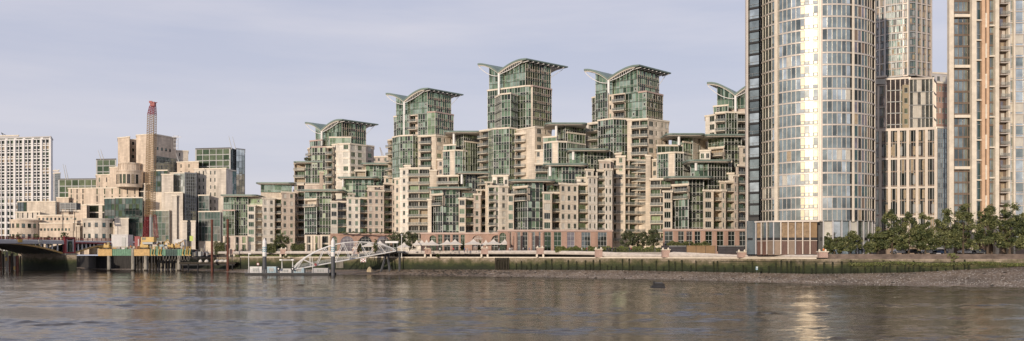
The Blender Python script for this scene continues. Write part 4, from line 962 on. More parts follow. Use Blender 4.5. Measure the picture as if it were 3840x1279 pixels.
tag(m.build('dark_stones'), 'dark wet stones and debris strewn over the foreshore', 'stones', kind='stuff')
# land
m = MB(); land = [P(X, d+4.2) for X, d in WALL]
m.face([(x, y, GZ) for x, y in land]+[(4000, 260, GZ), (4000, 6000, GZ), (-6000, 6000, GZ), (-6000, 620, GZ)], PAV)
tag(m.build('ground'), kind='structure')
# river wall with weed
mw, nt, bs = nodes('weedy_river_wall')
tc = nt.nodes.new('ShaderNodeTexCoord'); uvs = nt.nodes.new('ShaderNodeSeparateXYZ'); nt.links.new(tc.outputs['UV'], uvs.inputs[0])
nz = nt.nodes.new('ShaderNodeTexNoise'); nz.inputs['Scale'].default_value = .45; nz.inputs['Detail'].default_value = 8; nz.inputs['Roughness'].default_value = .7
mp = nt.nodes.new('ShaderNodeMapping'); mp.inputs['Scale'].default_value = (.55, .6, 1); nt.links.new(tc.outputs['UV'], mp.inputs[0]); nt.links.new(mp.outputs[0], nz.inputs[0])
ad = nt.nodes.new('ShaderNodeMath'); ad.operation = 'MULTIPLY_ADD'; ad.inputs[1].default_value = 6.5; nt.links.new(nz.outputs['Fac'], ad.inputs[0]); nt.links.new(uvs.outputs[1], ad.inputs[2])
mr = nt.nodes.new('ShaderNodeMapRange'); mr.inputs[1].default_value = 4.6; mr.inputs[2].default_value = 9.4; nt.links.new(ad.outputs[0], mr.inputs[0])
cr = nt.nodes.new('ShaderNodeValToRGB'); e_ = cr.color_ramp.elements; e_[0].color = (.018, .024, .012, 1); e_[1].color = (.34, .28, .21, 1); e_[1].position = .95
for pos, c in ((.3, (.02, .028, .01)), (.48, (.04, .052, .016)), (.62, (.085, .085, .036)), (.8, (.17, .145, .09))): x = cr.color_ramp.elements.new(pos); x.color = (*c, 1)
nt.links.new(mr.outputs[0], cr.inputs[0])
bk = nt.nodes.new('ShaderNodeTexBrick'); bk.inputs['Scale'].default_value = 1; bk.inputs['Brick Width'].default_value = 1.4; bk.inputs['Row Height'].default_value = .5; bk.inputs['Mortar Size'].default_value = .04
bk.inputs['Color1'].default_value = (1, 1, 1, 1); bk.inputs['Color2'].default_value = (.75, .75, .75, 1); bk.inputs['Mortar'].default_value = (.5, .5, .5, 1); nt.links.new(tc.outputs['UV'], bk.inputs['Vector'])
mx = nt.nodes.new('ShaderNodeMix'); mx.data_type = 'RGBA'; mx.blend_type = 'MULTIPLY'; mx.inputs[0].default_value = 1; nt.links.new(cr.outputs[0], mx.inputs[6]); nt.links.new(bk.outputs['Color'], mx.inputs[7]); nt.links.new(mx.outputs[2], bs.inputs['Base Color'])
bp = nt.nodes.new('ShaderNodeBump'); bp.inputs['Strength'].default_value = .7; bp.inputs['Distance'].default_value = .3; nt.links.new(nz.outputs['Fac'], bp.inputs['Height']); nt.links.new(bp.outputs[0], bs.inputs['Normal']); bs.inputs['Roughness'].default_value = .85
ZT_ = 5.9
def wallrun(X0, X1, z0, z1, mt, thick, front=0, step=60, zf=None, capm=None):
    mb = MB(); xs = [X0]
    while xs[-1] < X1-1: xs.append(min(X1, xs[-1]+step))
    U = 0
    for a, c in zip(xs, xs[1:]):
        A, B = Vector(P(a, wd(a)-front)), Vector(P(c, wd(c)-front)); L = (B-A).length; A2, B2 = A+Vector((0, thick)), B+Vector((0, thick))
        ta, tb = (zf(a), zf(c)) if zf else (z1, z1)
        mb.face([(*A, z0), (*B, z0), (*B, tb), (*A, ta)], mt, [(U, z0), (U+L, z0), (U+L, tb), (U, ta)]); mb.face([(*A, ta), (*B, tb), (*B2, tb), (*A2, ta)], capm or mt)
        mb.face([(*B2, z0), (*A2, z0), (*A2, ta), (*B2, tb)], mt); U += L
    for X, z in ((X0, zf(X0) if zf else z1), (X1, zf(X1) if zf else z1)):
        A = Vector(P(X, wd(X)-front)); mb.face([(*A, z0), (A.x, A.y+thick, z0), (A.x, A.y+thick, z), (*A, z)], mt)
    return mb
o = wallrun(700, 4600, -1, ZT_, mw, 4.6, capm=PAV).build('river_wall'); tag(o, 'long weed-covered stone river wall above the foreshore, green at its foot', 'wall')
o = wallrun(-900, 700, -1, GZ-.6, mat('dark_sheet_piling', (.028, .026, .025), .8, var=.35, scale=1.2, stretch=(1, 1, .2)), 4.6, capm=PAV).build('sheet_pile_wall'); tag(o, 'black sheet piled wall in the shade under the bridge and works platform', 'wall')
# back wall of the lower walkway, its shade put into the colour, + edge slab
o = wallrun(700, 3110, ZT_-.3, GZ-.01, SHADE, .4, front=-3.6).build('retaining_wall'); tag(o, 'recessed wall behind the lower quay ledge, painted dark as if in shade', 'wall')
o = wallrun(900, 3062, ZT_, ZT_+.32, COP, .7, front=.25).build('stone_ledge'); tag(o, 'pale stone coping ledge running along the top of the weedy river wall', 'ledge')
# upper promenade terrace
prom = wallrun(890, 2500, 7.14, 7.55, PAV, 70, front=-1.2, zf=lambda X: 7.75); tag(prom.build('promenade'), kind='structure')
# balustrade runs between piers
PX = [716, 870, 1063, 1334, 1605, 1817, 2025, 2245, 2497, 2783, 3086]
def ptop(X): return lerp([(600, 8.35), (2030, 8.38), (2245, 8.0), (2496, 6.95), (2498, 7.95), (2782, 6.9), (2784, 6.95), (3200, 6.95)], X)
def pbot(X): return lerp([(600, 7.3), (2030, 7.15), (2245, 6.8), (2252, ZT_+.32), (3200, ZT_+.32)], X)
BALM = mat('weathered_pale_stone', (.50, .455, .41), .8, var=.16, scale=.8, stretch=(1, 1, 2))
for i, (a, c) in enumerate(zip(PX, PX[1:])):
    mb = MB(); n = 10
    for k in range(n):
        x0, x1 = a+(c-a)*k/n, a+(c-a)*(k+1)/n; fl = -.2
        A, B = Vector(P(x0, wd(x0)-.1)), Vector(P(x1, wd(x1)-.1)); prof = lambda X: [(.35, pbot(X)), (.08, pbot(X)+.2), (0, (pbot(X)+ptop(X))/2), (.1, ptop(X)-.18), (.3, ptop(X)), (.75, ptop(X)), (.8, pbot(X))]
        pa, pb_ = prof(x0), prof(x1)
        for (d0, za), (d1, zb_), (e0, zc), (e1, zd) in zip(pa, pa[1:], pb_, pb_[1:]):
            mb.face([(A.x, A.y+d0, za), (B.x, B.y+e0, zc), (B.x, B.y+e1, zd), (A.x, A.y+d1, zb_)], BALM)
        mb.face([(A.x, A.y+.35, pa[0][1]), (A.x, A.y+.8, pa[-1][1]), (B.x, B.y+.8, pb_[-1][1]), (B.x, B.y+.35, pb_[0][1])], BALM)
    lab = ['beside the two rusty piles', 'behind the mooring pontoon', 'behind the white gangway', 'right of the gangway landing', 'in front of the white parasols', 'in front of the tall brick entrance hall', 'below the first stretch of hedge', 'sloping down in front of the olive trees', 'in front of the dark and tan hoardings', 'at the foot of the round tower'][i]
    o = mb.build('balustrade'); tag(o, 'rounded pale stone balustrade '+lab, 'balustrade', 'balustrades along the promenade')
PKS = stone('pink_pier_stone', (.45, .32, .27), .6, .35, .7, .12)
for i, X in enumerate(PX):
    x, y = P(X, wd(X)-.3); zt = {2245: 8.6, 2497: 8.35, 2783: 7.65, 3086: 7.65}.get(X, ptop(X)+.75); zb_ = pbot(X) if X < 2240 else ZT_+.3; w = 2.3
    e = empty('stone_pier', (x, y, zb_), 'pink stone pier on the quay wall '+['left of the first rusty pile', 'right of the second rusty pile', 'behind the mooring pontoon', 'behind the top of the gangway', 'at the left end of the parasols', 'in front of the parasols beside the brick hall', 'below the tall brick entrance hall', 'left of the walkers by the hedge', 'between the olive trees and the dark hoarding', 'just left of the round tower', 'at the right foot of the round tower'][i], 'pier', 'pink stone piers along the promenade')
    m = MB(); m.box((x, y+.3, (zb_+zt)/2), (w, 1.6, zt-zb_), PKS); m.build('shaft', e)
    m = MB(); m.box((x, y+.3, zt+.1), (w+.4, 1.9, .22), COP)
    for d in (-.8, .8): m.lathe([(.22, .2), (.32, .45), (.12, .75), (0, .8)], (x+d, y+.3, zt), COP, 8)
    m.build('cap', e)
    m = MB()
    if X < 2240:
        for d in (-1.05, 1.05): m.box((x+d, y-.1, ZT_+.32+(zb_-ZT_-.32)/2), (.6, 1, max(.2, zb_-ZT_-.32)), COP)
        m.build('bracket', e)
# brown brick flood wall on the right
o = wallrun(3100, 4600, ZT_, 7.15, mat('brown_flood_wall', (.15, .115, .095), .85, var=.35, scale=.7, stretch=(.5, 1, 1)), .8, front=-.3).build('flood_wall'); tag(o, 'brown stained flood wall in front of the plane trees', 'wall')
# fence railing on promenade
for i, (a, c) in enumerate(zip([1000, 1610, 2035, 2255], [1600, 2020, 2240, 2480])):
    e = empty('promenade_railing', (wx(a, wd(a)+1.5), wd(a)+1.5, 7.75), 'thin dark metal railing '+['above the balustrade behind the gangway', 'in front of the cafe parasols', 'in front of the brick shopfronts', 'where people walk past the long hedge'][i], 'railing', 'metal railings along the promenade')
    r = MB(); po = MB(); n = int((c-a)/14); pts = [(*P(a+(c-a)*k/n, wd(a+(c-a)*k/n)+1.5), 7.75) for k in range(n+1)]
    for p, q in zip(pts, pts[1:]):
        for h in (1.1, .55, .15): r.bar((p[0], p[1], p[2]+h), (q[0], q[1], q[2]+h), .06, FRD, 4)
    for p in pts: po.bar(p, (p[0], p[1], p[2]+1.15), .08, FRD, 4)
    r.build('rails', e); po.build('posts', e)
# timber fenders on the river wall
FPM = mat('weedy_black_timber', (.022, .027, .014), .9, var=.4, scale=2)
X = 1935; fx = []
while X < 3640:
    fx.append(X); X += random.uniform(11, 36)
fl_ = ['short black timber fender post bolted to the weedy wall', 'tall dark timber fender post standing against the river wall']
for i, X in enumerate(fx):
    d = wd(X)-.3; x, y = P(X, d); fz = footz(X)-.4; tall = random.random() < .55; zt = random.uniform(4.9, 5.8) if tall else random.uniform(3.2, 4.4)
    m = MB(); m.box((x, y, (fz+zt)/2), (random.uniform(.2, .36), .35, zt-fz), FPM); m.box((x, y-.05, zt-.5), (.5, .4, .15), FPM)
    o = m.build('fender_post', loc=(x, y, fz)); tag(o, fl_[1 if tall else 0]+', in the foreshore row', 'post', 'timber fender posts along the river wall')
def fenderbar(X0, X1, y0):
    m = MB(); xs = [X0+(X1-X0)*k/12 for k in range(13)]
    for a, c in zip(xs, xs[1:]): m.bar((wx(a, wd(a)-.6), wd(a)-.6, y0), (wx(c, wd(c)-.6), wd(c)-.6, y0), .09, TIM, 4)
    return m
o = fenderbar(2700, 3600, 5.2).build('fender_rail'); tag(o, 'thin dark horizontal timber rail linking the fender posts below the round tower', 'rail')
m = MB()
for k in range(9): X = 1858+k*6; x, y = P(X, wd(X)-.5); m.box((x, y, 3.8), (.28, .35, 4.4), TIM)
m.box((*P(1882, wd(1882)-.7), 5.4), (5, .15, .25), TIM); o = m.build('timber_fender', loc=(*P(1882, wd(1882)), 2)); tag(o, 'close-set block of vertical timbers on the river wall below the tall brick hall', 'fender')
m = MB()
for k in range(8): X = 1262+k*3.4; x, y = P(X, wd(X)-.5); m.box((x, y, 4), (.2, .3, 4), PILE)
o = m.build('timber_fender', loc=(*P(1275, wd(1275)), 2)); tag(o, 'pale slatted timber fender on the weedy wall under the gangway', 'fender')

# ------------------------------------------------------------------ vegetation
def crown(name, w, h, d, n, pal, seed, leaf=.42, shape='oval'):
    rnd = random.Random(seed); m = MB(); cl = []
    for i in range(int(34+w*3)):
        for _ in range(30):
            x, y, z = rnd.uniform(-1, 1), rnd.uniform(-1, 1), rnd.uniform(-1, 1)
            rr = x*x+y*y+(z*z)
            if shape == 'cone': rr = (x*x+y*y)/max(.05, (.62-z*.5))+(.0 if abs(z) < 1 else 9)
            if rr < 1 and rr > .12: break
        cl.append((x*w/2*.86, y*d/2*.86, z*h/2*.9, rnd.uniform(.08, .19)*(w+h)/2*.6, rnd.random()))
    for i in range(n):
        cx_, cy_, cz, r, b_ = cl[rnd.randrange(len(cl))]
        a = rnd.gauss(0, .5)*r; p = Vector((cx_+rnd.gauss(0, .5)*r, cy_+rnd.gauss(0, .5)*r, cz+rnd.gauss(0, .42)*r))
        s_ = leaf*rnd.uniform(.6, 1.35); v = Vector((rnd.gauss(0, 1), rnd.gauss(0, 1), rnd.gauss(0, 1))).normalized(); q = v.cross(Vector((rnd.gauss(0, 1), rnd.gauss(0, 1), rnd.gauss(0, 1)))).normalized()
        t = b_*.6+rnd.random()*.4; mm = pal[0] if t < .36 else pal[1] if t < .72 else pal[2]
        m.face([p-v*s_/2, p-q*s_*.33, p+v*s_/2, p+q*s_*.33], mm)
    me = m.mesh(name); return me
CM = {}
def tree(name, X, D, ytop, wpx, label, cat='tree', group=None, base=None, pal=LEAF, seed=0, n=5200, trunk=.18, lift=.12, shape='oval', leaf=.42, th=None):
    base = GZ if base is None else base
    zt = Z(ytop, D); hh = zt-base; w = wpx*D/F; x, y = P(X, D); e = empty(name, (x, y, base), label, cat, group)
    ch = hh*(1-lift); me = crown('crown', w, ch, w*.9, n, pal, seed+int(X), leaf, shape); inst('crown', me, e, (0, 0, hh*lift+ch/2))
    rnd = random.Random(seed+X); m = MB(); tw = trunk*max(1, hh/8)*2
    top = Vector((rnd.uniform(-.3, .3), 0, hh*.62)); m.bar((0, 0, -.1), tuple(top*.5), tw, BARK, 8, tw*.7); m.bar(tuple(top*.5), tuple(top), tw*.7, BARK, 7, tw*.3)
    for k in range(7):
        s0 = top*(.35+.09*k); a = rnd.uniform(0, 6.28); l = w*rnd.uniform(.2, .38); m.bar(tuple(s0), (s0.x+math.cos(a)*l, s0.y+math.sin(a)*l, s0.z+l*rnd.uniform(.5, 1.1)), tw*.35, BARK, 5, tw*.1)
    me = m.mesh('trunk'); inst('trunk', me, e, (0, 0, 0)); return e
PT = [(3292, 850, 90, 'low dark plane tree half behind the big bush'), (3345, 786, 108, 'broad plane tree before the beige framed building, first tall one from the left'), (3408, 792, 92, 'dense dark plane tree, second tall one from the left'), (3470, 800, 96, 'dark plane tree in front of the right edge of the beige building'),
      (3545, 776, 104, 'plane tree in front of the narrow blue-grey building'), (3612, 762, 108, 'tall plane tree in front of the cream framed tower, left of its orange piers'), (3703, 756, 108, 'tall open plane tree in front of the orange piers'), (3786, 742, 108, 'tallest plane tree on the right, in front of the balcony bay'), (3862, 768, 110, 'plane tree cut off by the right edge of the picture')]
for i, (X, y, w, lab) in enumerate(PT): tree('plane_tree', X, 226 if i else 224, y, w, lab, group='plane trees along the embankment', seed=i*13, n=6800, lift=.1 if i != 6 else .16, shape='cone' if i != 0 else 'oval', leaf=.46)
for i, (X, y, w, lab) in enumerate([(3130, 884, 96, 'rounded dark evergreen bush against the right foot of the round tower'), (3188, 862, 104, 'taller dark evergreen bush right of the round tower foot'), (3262, 905, 60, 'small dark bush in the shade between round tower and plane trees')]):
    tree('evergreen_bush', X, 221-i, y, w, lab, 'bush', 'dark bushes by the round tower', seed=60+i, n=6500, lift=.0, leaf=.36)
tree('young_tree', 3108, 222, 868, 40, 'thin young tree standing out of the dark bushes by the round tower', seed=77, n=900, lift=.3, leaf=.34)
for i, (X, D, y, w, lab) in enumerate([(2356, 279, 862, 78, 'leftmost olive-green tree at the foot of the fourth tower'), (2408, 281, 864, 76, 'middle olive-green tree at the foot of the fourth tower'), (2452, 279, 856, 78, 'rightmost olive-green tree, beside the brick corner of the black-green glass block')]):
    tree('olive_tree', X, D, y, w, lab, 'tree', 'olive-green trees at the foot of the fourth tower', seed=90+i, n=4200, pal=OLV, lift=.16, leaf=.36, base=7.7)
tree('garden_tree', 1055, 340, 872, 80, 'dark spreading tree in front of the low left apartment block, behind the pontoon', seed=101, n=3600, lift=.05, leaf=.42, base=7.7)
tree('garden_tree', 1484, 318, 862, 78, 'olive-brown tree right of the arched brick arcade', seed=103, n=4200, pal=OLV, lift=.1, leaf=.4, base=7.7)
tree('garden_tree', 1536, 316, 864, 86, 'pale olive tree between the arcade and the white parasols', seed=104, n=4200, pal=OLV, lift=.1, leaf=.4, base=7.7)
for X, y, lab in ((1408, 893, 'narrow dark conifer in front of the left brick arches, behind the gangway'), (1347, 898, 'second narrow dark conifer behind the crest of the gangway'), (1735, 895, 'conical dark conifer between two white parasols'), (1800, 898, 'conical dark conifer by the last group of parasols')):
    tree('conifer', X, 300, y, 19, lab, 'tree', 'small conifers on the terrace', seed=int(X), n=1500, lift=.02, shape='cone', leaf=.3, base=7.7)
for X, D, y, w, lab in ((1168-10, 396, 604, 0, ''),): pass
def hedge(name, X0, X1, D, yt, base, label, pal=LEAF, n=3000, dep=2.0, cat='hedge', leaf=.32):
    a, c = wx(X0, D), wx(X1, D); zt = Z(yt, D); rnd = random.Random(int(X0)); m = MB(); e = (a, D, base)
    for i in range(n*2):
        p = Vector((rnd.uniform(a, c), D+(rnd.random()**1.6)*dep-.15, 0)); top = zt+.3*math.sin(p.x*1.3)+.2*math.sin(p.x*3.1); p.z = base+(top-base)*(rnd.random()**.6)
        s_ = leaf*rnd.uniform(.6, 1.3); v = Vector((rnd.gauss(0, 1), rnd.gauss(0, 1), rnd.gauss(0, 1))).normalized(); q = v.cross(Vector((rnd.gauss(0, 1), rnd.gauss(0, 1), rnd.gauss(0, 1)))).normalized()
        m.face([p-v*s_/2, p-q*s_*.35, p+v*s_/2, p+q*s_*.35], rnd.choice(pal))
    m.box(((a+c)/2, D+dep/2+.3, base+(zt-base)*.35), (c-a-.8, dep*.4, max(.2, (zt-base)*.7)), pal[0])
    return tag(m.build(name, loc=e), label, cat, 'hedges and planting along the promenade')
hedge('hedge', -60, 236, 428, 934, GZ-.6, 'dark hedge on the bank seen under the left bridge arch', LEAF, 2500)
LT = [LEAF[1], LEAF[2], mat('leaf_lime', (.17, .22, .05), .6, var=.2)]
hedge('hedge', 2082, 2200, 276, 927, 7.7, 'low bright green hedge in front of the brick shopfronts', LT); hedge('hedge', 2205, 2480, 272, 927, 7.7, 'long low lime-green hedge in front of the olive trees', LT, 5200)
hedge('hedge', 2504, 2584, 262, 908, 7.2, 'dark clipped hedge above the black hoarding', LEAF, 3000); hedge('hedge', 2592, 2664, 262, 910, 7.2, 'dark clipped hedge above the tan hoarding', LEAF, 3000)
hedge('hedge', 1092, 1142, 333, 915, 7.7, 'small mixed hedge right of the dark spreading tree', LEAF, 1800); hedge('hedge', 985, 1035, 336, 916, 7.7, 'low shrubs left of the dark spreading tree', LEAF, 1500)
hedge('hedge', 800, 842, 372, 908, GZ, 'small shrubs behind the second rusty pile', LEAF, 1500); hedge('roof_planting', 1270, 1470, 357, 872, 16.2, 'row of dark clipped plants along the arcade roof', LEAF, 3400, 1.2, 'plants')
hedge('hedge', 880, 1300, 0+327, 963, 5.9, 'weedy green growth on the quay ledge behind the pontoon', LT, 3200, 1.5) if False else None
m = MB(); rnd = random.Random(5)
for i in range(12000):
    X = rnd.uniform(3180, 3900); c_ = .5+.5*math.sin(X*.021); D = wd(X)-.2-rnd.random()*.5; zt = 4.9+.4*c_; z = zt-abs(rnd.gauss(0, .3)); s_ = rnd.uniform(.12, .34)
    x, y = P(X, D); v = Vector((rnd.gauss(0, 1), rnd.gauss(0, .5), rnd.gauss(0, 1))).normalized(); q = v.cross(Vector((rnd.gauss(0, 1), 1, rnd.gauss(0, 1)))).normalized(); p = Vector((x, y, z))
    m.face([p-v*s_/2, p-q*s_*.35, p+v*s_/2, p+q*s_*.35], rnd.choice(LT+LEAF+LEAF))
for i in range(5000):
    X = rnd.uniform(880, 1300); D = wd(X)-.1+rnd.random()*.6; z = 6.1+abs(rnd.gauss(0, .35)); s_ = rnd.uniform(.2, .4)
    x, y = P(X, D); v = Vector((rnd.gauss(0, 1), rnd.gauss(0, .5), rnd.gauss(0, 1))).normalized(); q = v.cross(Vector((rnd.gauss(0, 1), 1, rnd.gauss(0, 1)))).normalized(); p = Vector((x, y, z))
    m.face([p-v*s_/2, p-q*s_*.35, p+v*s_/2, p+q*s_*.35], rnd.choice(LEAF+LT))
tag(m.build('wall_weeds'), 'bright green weeds hanging along the top of the river wall', 'weeds', kind='stuff')
tree('wall_bush', 3570, 211.5, 946, 50, 'light green bush growing out of the flood wall', 'bush', seed=41, n=1500, pal=LT, lift=.0, base=5.4, leaf=.3)
tree('wall_bush', 1642, 299, 950, 16, 'small dark bush on the quay ledge by the white pier, right of the gangway landing', 'bush', seed=42, n=500, lift=.0, base=5.9, leaf=.3)
tree('wall_bush', 1070, 327, 958, 20, 'small green bush on the quay ledge behind the pontoon shelter', 'bush', seed=43, n=500, lift=0, base=5.9, leaf=.3)
tree('roof_tree', 1073, 392, 672+6, 26, 'roof garden shrub on the terrace of the low left block', 'bush', seed=44, n=900, lift=.0, base=Z(735, 392), leaf=.35) if False else None
tree('roof_shrub', 1082, 396, 722, 26, 'dark roof garden shrub on the terrace of the lowest apartment block', 'bush', seed=45, n=700, lift=0, base=Z(744, 396), leaf=.4)
tree('roof_shrub', 1153, 402, 590, 30, 'palm-like shrub on a flat roof beside the lowest winged tower', 'bush', seed=46, n=700, lift=.05, base=Z(605, 402), leaf=.4)

# ------------------------------------------------------------------ road bridge
random.seed(31)
bo = Vector(P(256, 388)); ang = R(66); bu = Vector((math.cos(ang), math.sin(ang))); bn = Vector((-math.sin(ang), math.cos(ang))); BW = 28
def bp_(s, d, z): q = bo+bu*s+bn*d; return (q.x, q.y, z)
e = empty('road_bridge', (bo.x, bo.y, 0), 'red and white arched road bridge with ochre arch ribs entering from the left', 'bridge')
def box6(m, s0, s1, d0, d1, z0, z1, mt, z0b=None, z1b=None):
    z0b = z0 if z0b is None else z0b; z1b = z1 if z1b is None else z1b
    m.hexa([bp_(s0, d0, z0), bp_(s1, d0, z0b), bp_(s1, d1, z0b), bp_(s0, d1, z0)], [bp_(s0, d0, z1), bp_(s1, d0, z1b), bp_(s1, d1, z1b), bp_(s0, d1, z1)], mt)
def dz(s): return 12.6+.0*s
m = MB(); box6(m, -66, 52, 0, BW, 12.2, 13.0, CONC); m.build('deck', e)
m = MB(); box6(m, -66, -2.7, -.7, .25, 11.75, 13.1, CONC); box6(m, 3.1, 52, -.7, 0.25, 12.15, 12.75, REDP); box6(m, -66, 52, -.5, .2, 13.1, 13.5, CONCW); box6(m, 3.1, 52, -.5, .2, 12.75, 13.1, CONCW); m.build('fascia', e)
m = MB(); po = MB()
box6(m, -66, 52, -.5, -.3, 14.55, 14.75, REDP); box6(m, -66, 52, -.48, -.34, 13.6, 13.75, REDP); box6(m, -66, 52, -.46, -.36, 14.1, 14.2, REDP)
for k in range(-26, 21): s = k*2.5; box6(po, s-.12, s+.12, -.52, -.3, 13.5, 14.75, REDP)
box6(m, -66, 52, BW-.3, BW-.1, 14.5, 14.7, REDP)
m.build('railing', e); po.build('railing_posts', e)
def spanz(t): return 7.2+4.35*(1-(2*t-1)**2)        # rib underside
def span(s0, s1, cols=True):
    N = 24; rb = MB(); sf = MB()
    for d, mt in [(0, YEL)]+[(BW*k/9, FRG) for k in range(1, 10)]:
        for i in range(N):
            a, c = s0+(s1-s0)*i/N, s0+(s1-s0)*(i+1)/N; za, zc = spanz(i/N), spanz((i+1)/N); box6(rb if mt is YEL else sf, a, c, d, d+.45, za, za+.75, mt, zc, zc+.75)
    for i in range(N):
        a, c = s0+(s1-s0)*i/N, s0+(s1-s0)*(i+1)/N; za, zc = spanz(i/N)+.7, spanz((i+1)/N)+.7; box6(sf, a, c, .5, BW-.5, za, za+.2, FRG, zc, zc+.2)
    rb.build('arch_rib', e); sf.build('soffit', e)
    n = 22
    for i in range(1, n):
        a = s0+(s1-s0)*i/n; z = spanz(i/n)+.75
        if z < 11.5:
            cm = MB(); box6(cm, a-.28, a+.28, .05, .45, z-.1, 12.15, CONCW); box6(cm, a-.28, a+.28, 6, 6.5, z-.1, 12.15, CONCW); cm.build('spandrel_column', e)
    # crown panel
    cm = MB(); mid = (s0+s1)/2; w = (s1-s0)*.24; box6(cm, mid-w, mid+w, -.2, .3, 11.55, 12.1, CONC); cm.build('crown_panel', e)
span(-62, -2.6); span(3.2, 50)
m = MB(); box6(m, -2.6, 3.2, -1.5, BW+2, -2, 7.6, mw)
m.prism([bp_(-2.6, -1.5, 0)[:2], bp_(.3, -5.0, 0)[:2], bp_(3.2, -1.5, 0)[:2]], -2, 6.9, mw); box6(m, -3.0, 3.6, -2.0, 1, 6.9, 7.5, PILE); m.build('stone_cutwater', e)
m = MB(); box6(m, -2.4, 3.0, -.1, .6, 7.5, 12.2, FRG); box6(m, -2.6, -1.5, -1.0, .2, 7.5, 15.2, REDP); box6(m, 2.2, 3.0, -1.0, .2, 7.5, 15.0, REDP); box6(m, -2.6, 3.0, -1.0, .2, 14.2, 15.0, REDP); box6(m, -1.5, 2.2, -.9, .2, 7.5, 8.2, REDP)
box6(m, -1.5, -1.1, -.8, -.1, 8.2, 14.2, CONCW); box6(m, 1.8, 2.2, -.8, -.1, 8.2, 14.2, CONCW); box6(m, -1.1, 1.8, -.25, -.1, 8.2, 14.2, DKG); o = m.build('pier_panel', e)
m = MB(); q = bp_(.35, -.7, 0); m.lathe([(.75, 8.2), (.6, 9), (.5, 10.6), (.62, 11.6), (.5, 12.1), (.2, 12.4), (.3, 12.8), (.2, 13.2), (0, 13.3)], (q[0], q[1], 0), BRZ, 10); m.bar((q[0]+.5, q[1], 12), (q[0]+.9, q[1]-.1, 10.2), .3, BRZ); me = m.mesh('bronze_figure', world_loc(e)); c = bpy.data.objects.new('bronze_figure', me); COL.objects.link(c); c.parent = o
for s in (-14.5, -24): m = MB(); box6(m, s-1.0, s+.9, -.95, -.72, 12.3, 13.6, YELB if s == -24 else BLD); m.build('sign_board', e)
for i, (X, y) in enumerate([(70, 868), (45, 874), (138, 872), (10, 878), (180, 880)]):
    tree('street_tree', X, 421, y, 26, ['small street tree behind the bridge, second from the left', 'small street tree behind the bridge at the foot of the white slab block', 'small street tree behind the bridge left of the round stone drum wing', 'leftmost small street tree behind the bridge', 'small street tree in front of the low stone terrace'][i], group='small trees behind the bridge', seed=200+i, n=900, lift=.2, leaf=.5)
tree('street_tree', 243, 420, 864, 36, 'dark bushy tree just above the red bridge pier', group='small trees behind the bridge', seed=210, n=1300, lift=.2, leaf=.5)
# mossy abutment block left of the pier and timber dolphins
DL = [(4, 938, 5), (13, 952, 6), (26, 944, 7), (36, 958, 5), (46, 950, 8), (57, 962, 6), (66, 958, 9), (76, 960, 5)]
for i, (X, y, w) in enumerate(DL):
    x, y_ = P(X, 366); m = MB(); m.bar((x, y_, -1), (x+random.uniform(-.2, .2), y_, Z(y, 366)), w*.114*1.2, [RUST, TIM, PILE][i % 3], 8)
    if i in (2, 5): m.box((x, y_-.5, Z(y+18+i*5, 366)), (.7, .3, 1.4), YELB)
    tag(m.build('mooring_pile', loc=(x, y_, 0)), ['rusty brown', 'blackened timber', 'grey'][i % 3]+' mooring pile '+['at the very left edge of the river', 'second from the left edge', 'third from the left edge with a small yellow plate', 'fourth from the left edge, short', 'fifth from the left edge, thick', 'sixth from the left edge with a yellow plate low down', 'seventh from the left edge, wide and tall', 'last of the cluster, next to the mossy abutment'][i], 'pile', 'mooring piles at the left edge')

# ------------------------------------------------------------------ works platform on the river
PD = 366; pz0, pz1 = Z(959.5, PD), Z(934, PD)
e = empty('works_platform', (wx(540, PD), PD, 0), 'ochre and green sided works platform standing on concrete piles in the river', 'platform')
m = MB(); a, c = wx(368, PD), wx(716, PD); m.box(((a+c)/2, PD+8, (pz0+pz1)/2), (c-a-.3, 15, pz1-pz0-.2), DGY); m.build('deck', e)
for X0, X1, mt in ((368, 420, YEL), (503, 561, YEL)): m = MB(); a, c = wx(X0, PD), wx(X1, PD); m.box(((a+c)/2, PD+.3, (pz0+pz1)/2), (c-a, .8, pz1-pz0), mt); m.box(((a+c)/2, PD-.15, pz1-.2), (c-a, .2, .2), mt); m.build('ochre_fender_panel', e)
for X0, X1, mt in ((421, 498, GRNC), (562, 622, GRNC), (622, 664, DKG), (664, 716, GRNC)):
    m = MB(); a, c = wx(X0, PD), wx(X1, PD); m.box(((a+c)/2, PD+.35, (pz0+pz1)/2), (c-a-.1, .5, pz1-pz0-.15), mt); n = int((c-a)/.8)
    for k in range(n+1): m.box((a+.1+(c-a-.3)*k/n, PD+.05, (pz0+pz1)/2), (.14, .16, pz1-pz0-.3), mt)
    m.build('green_side_panel', e)
for X in (409, 499, 547, 672): m = MB(); x, y = P(X, PD+.6 if X != 547 else PD-.4); m.bar((x, y, -2), (x, y, pz1+.3 if X in (499,) else pz0+.1), 1.55, PILE, 14); m.bar((x, y, -2), (x, y, .6), 1.6, TIM, 14); m.build('pile', e)
for X in (570, 580, 596, 604, 698, 704, 686, 713): m = MB(); x, y = P(X, PD-.4); m.bar((x-.3, y, pz0+.1), (x+.25, y, pz1+.9), .35, YELB, 6); m.box((x, y, pz0+.3), (.7, .3, .4), YELB); m.build('mooring_bracket', e)
m = MB(); a, c = wx(368, PD), wx(716, PD)
for h in (.5, 1.05): m.bar((a, PD+.8, pz1+h), (c, PD+.8, pz1+h), .08, YELB, 4)
for k in range(26): x = a+(c-a)*k/25; m.bar((x, PD+.8, pz1), (x, PD+.8, pz1+1.1), .08, YELB, 4)
m.build('guard_rail', e)
m = MB()
for k in range(9):
    x0 = wx(612+k*11, PD-.5); x1 = wx(623+k*11, PD-.5)
    for j in range(6):
        t0, t1 = j/6, (j+1)/6; f = lambda t: pz0-.1-2.1*4*t*(1-t)
        m.bar((x0+(x1-x0)*t0, PD-.3, f(t0)), (x0+(x1-x0)*t1, PD-.3, f(t1)), .12, PILE, 4)
m.build('chains', e)
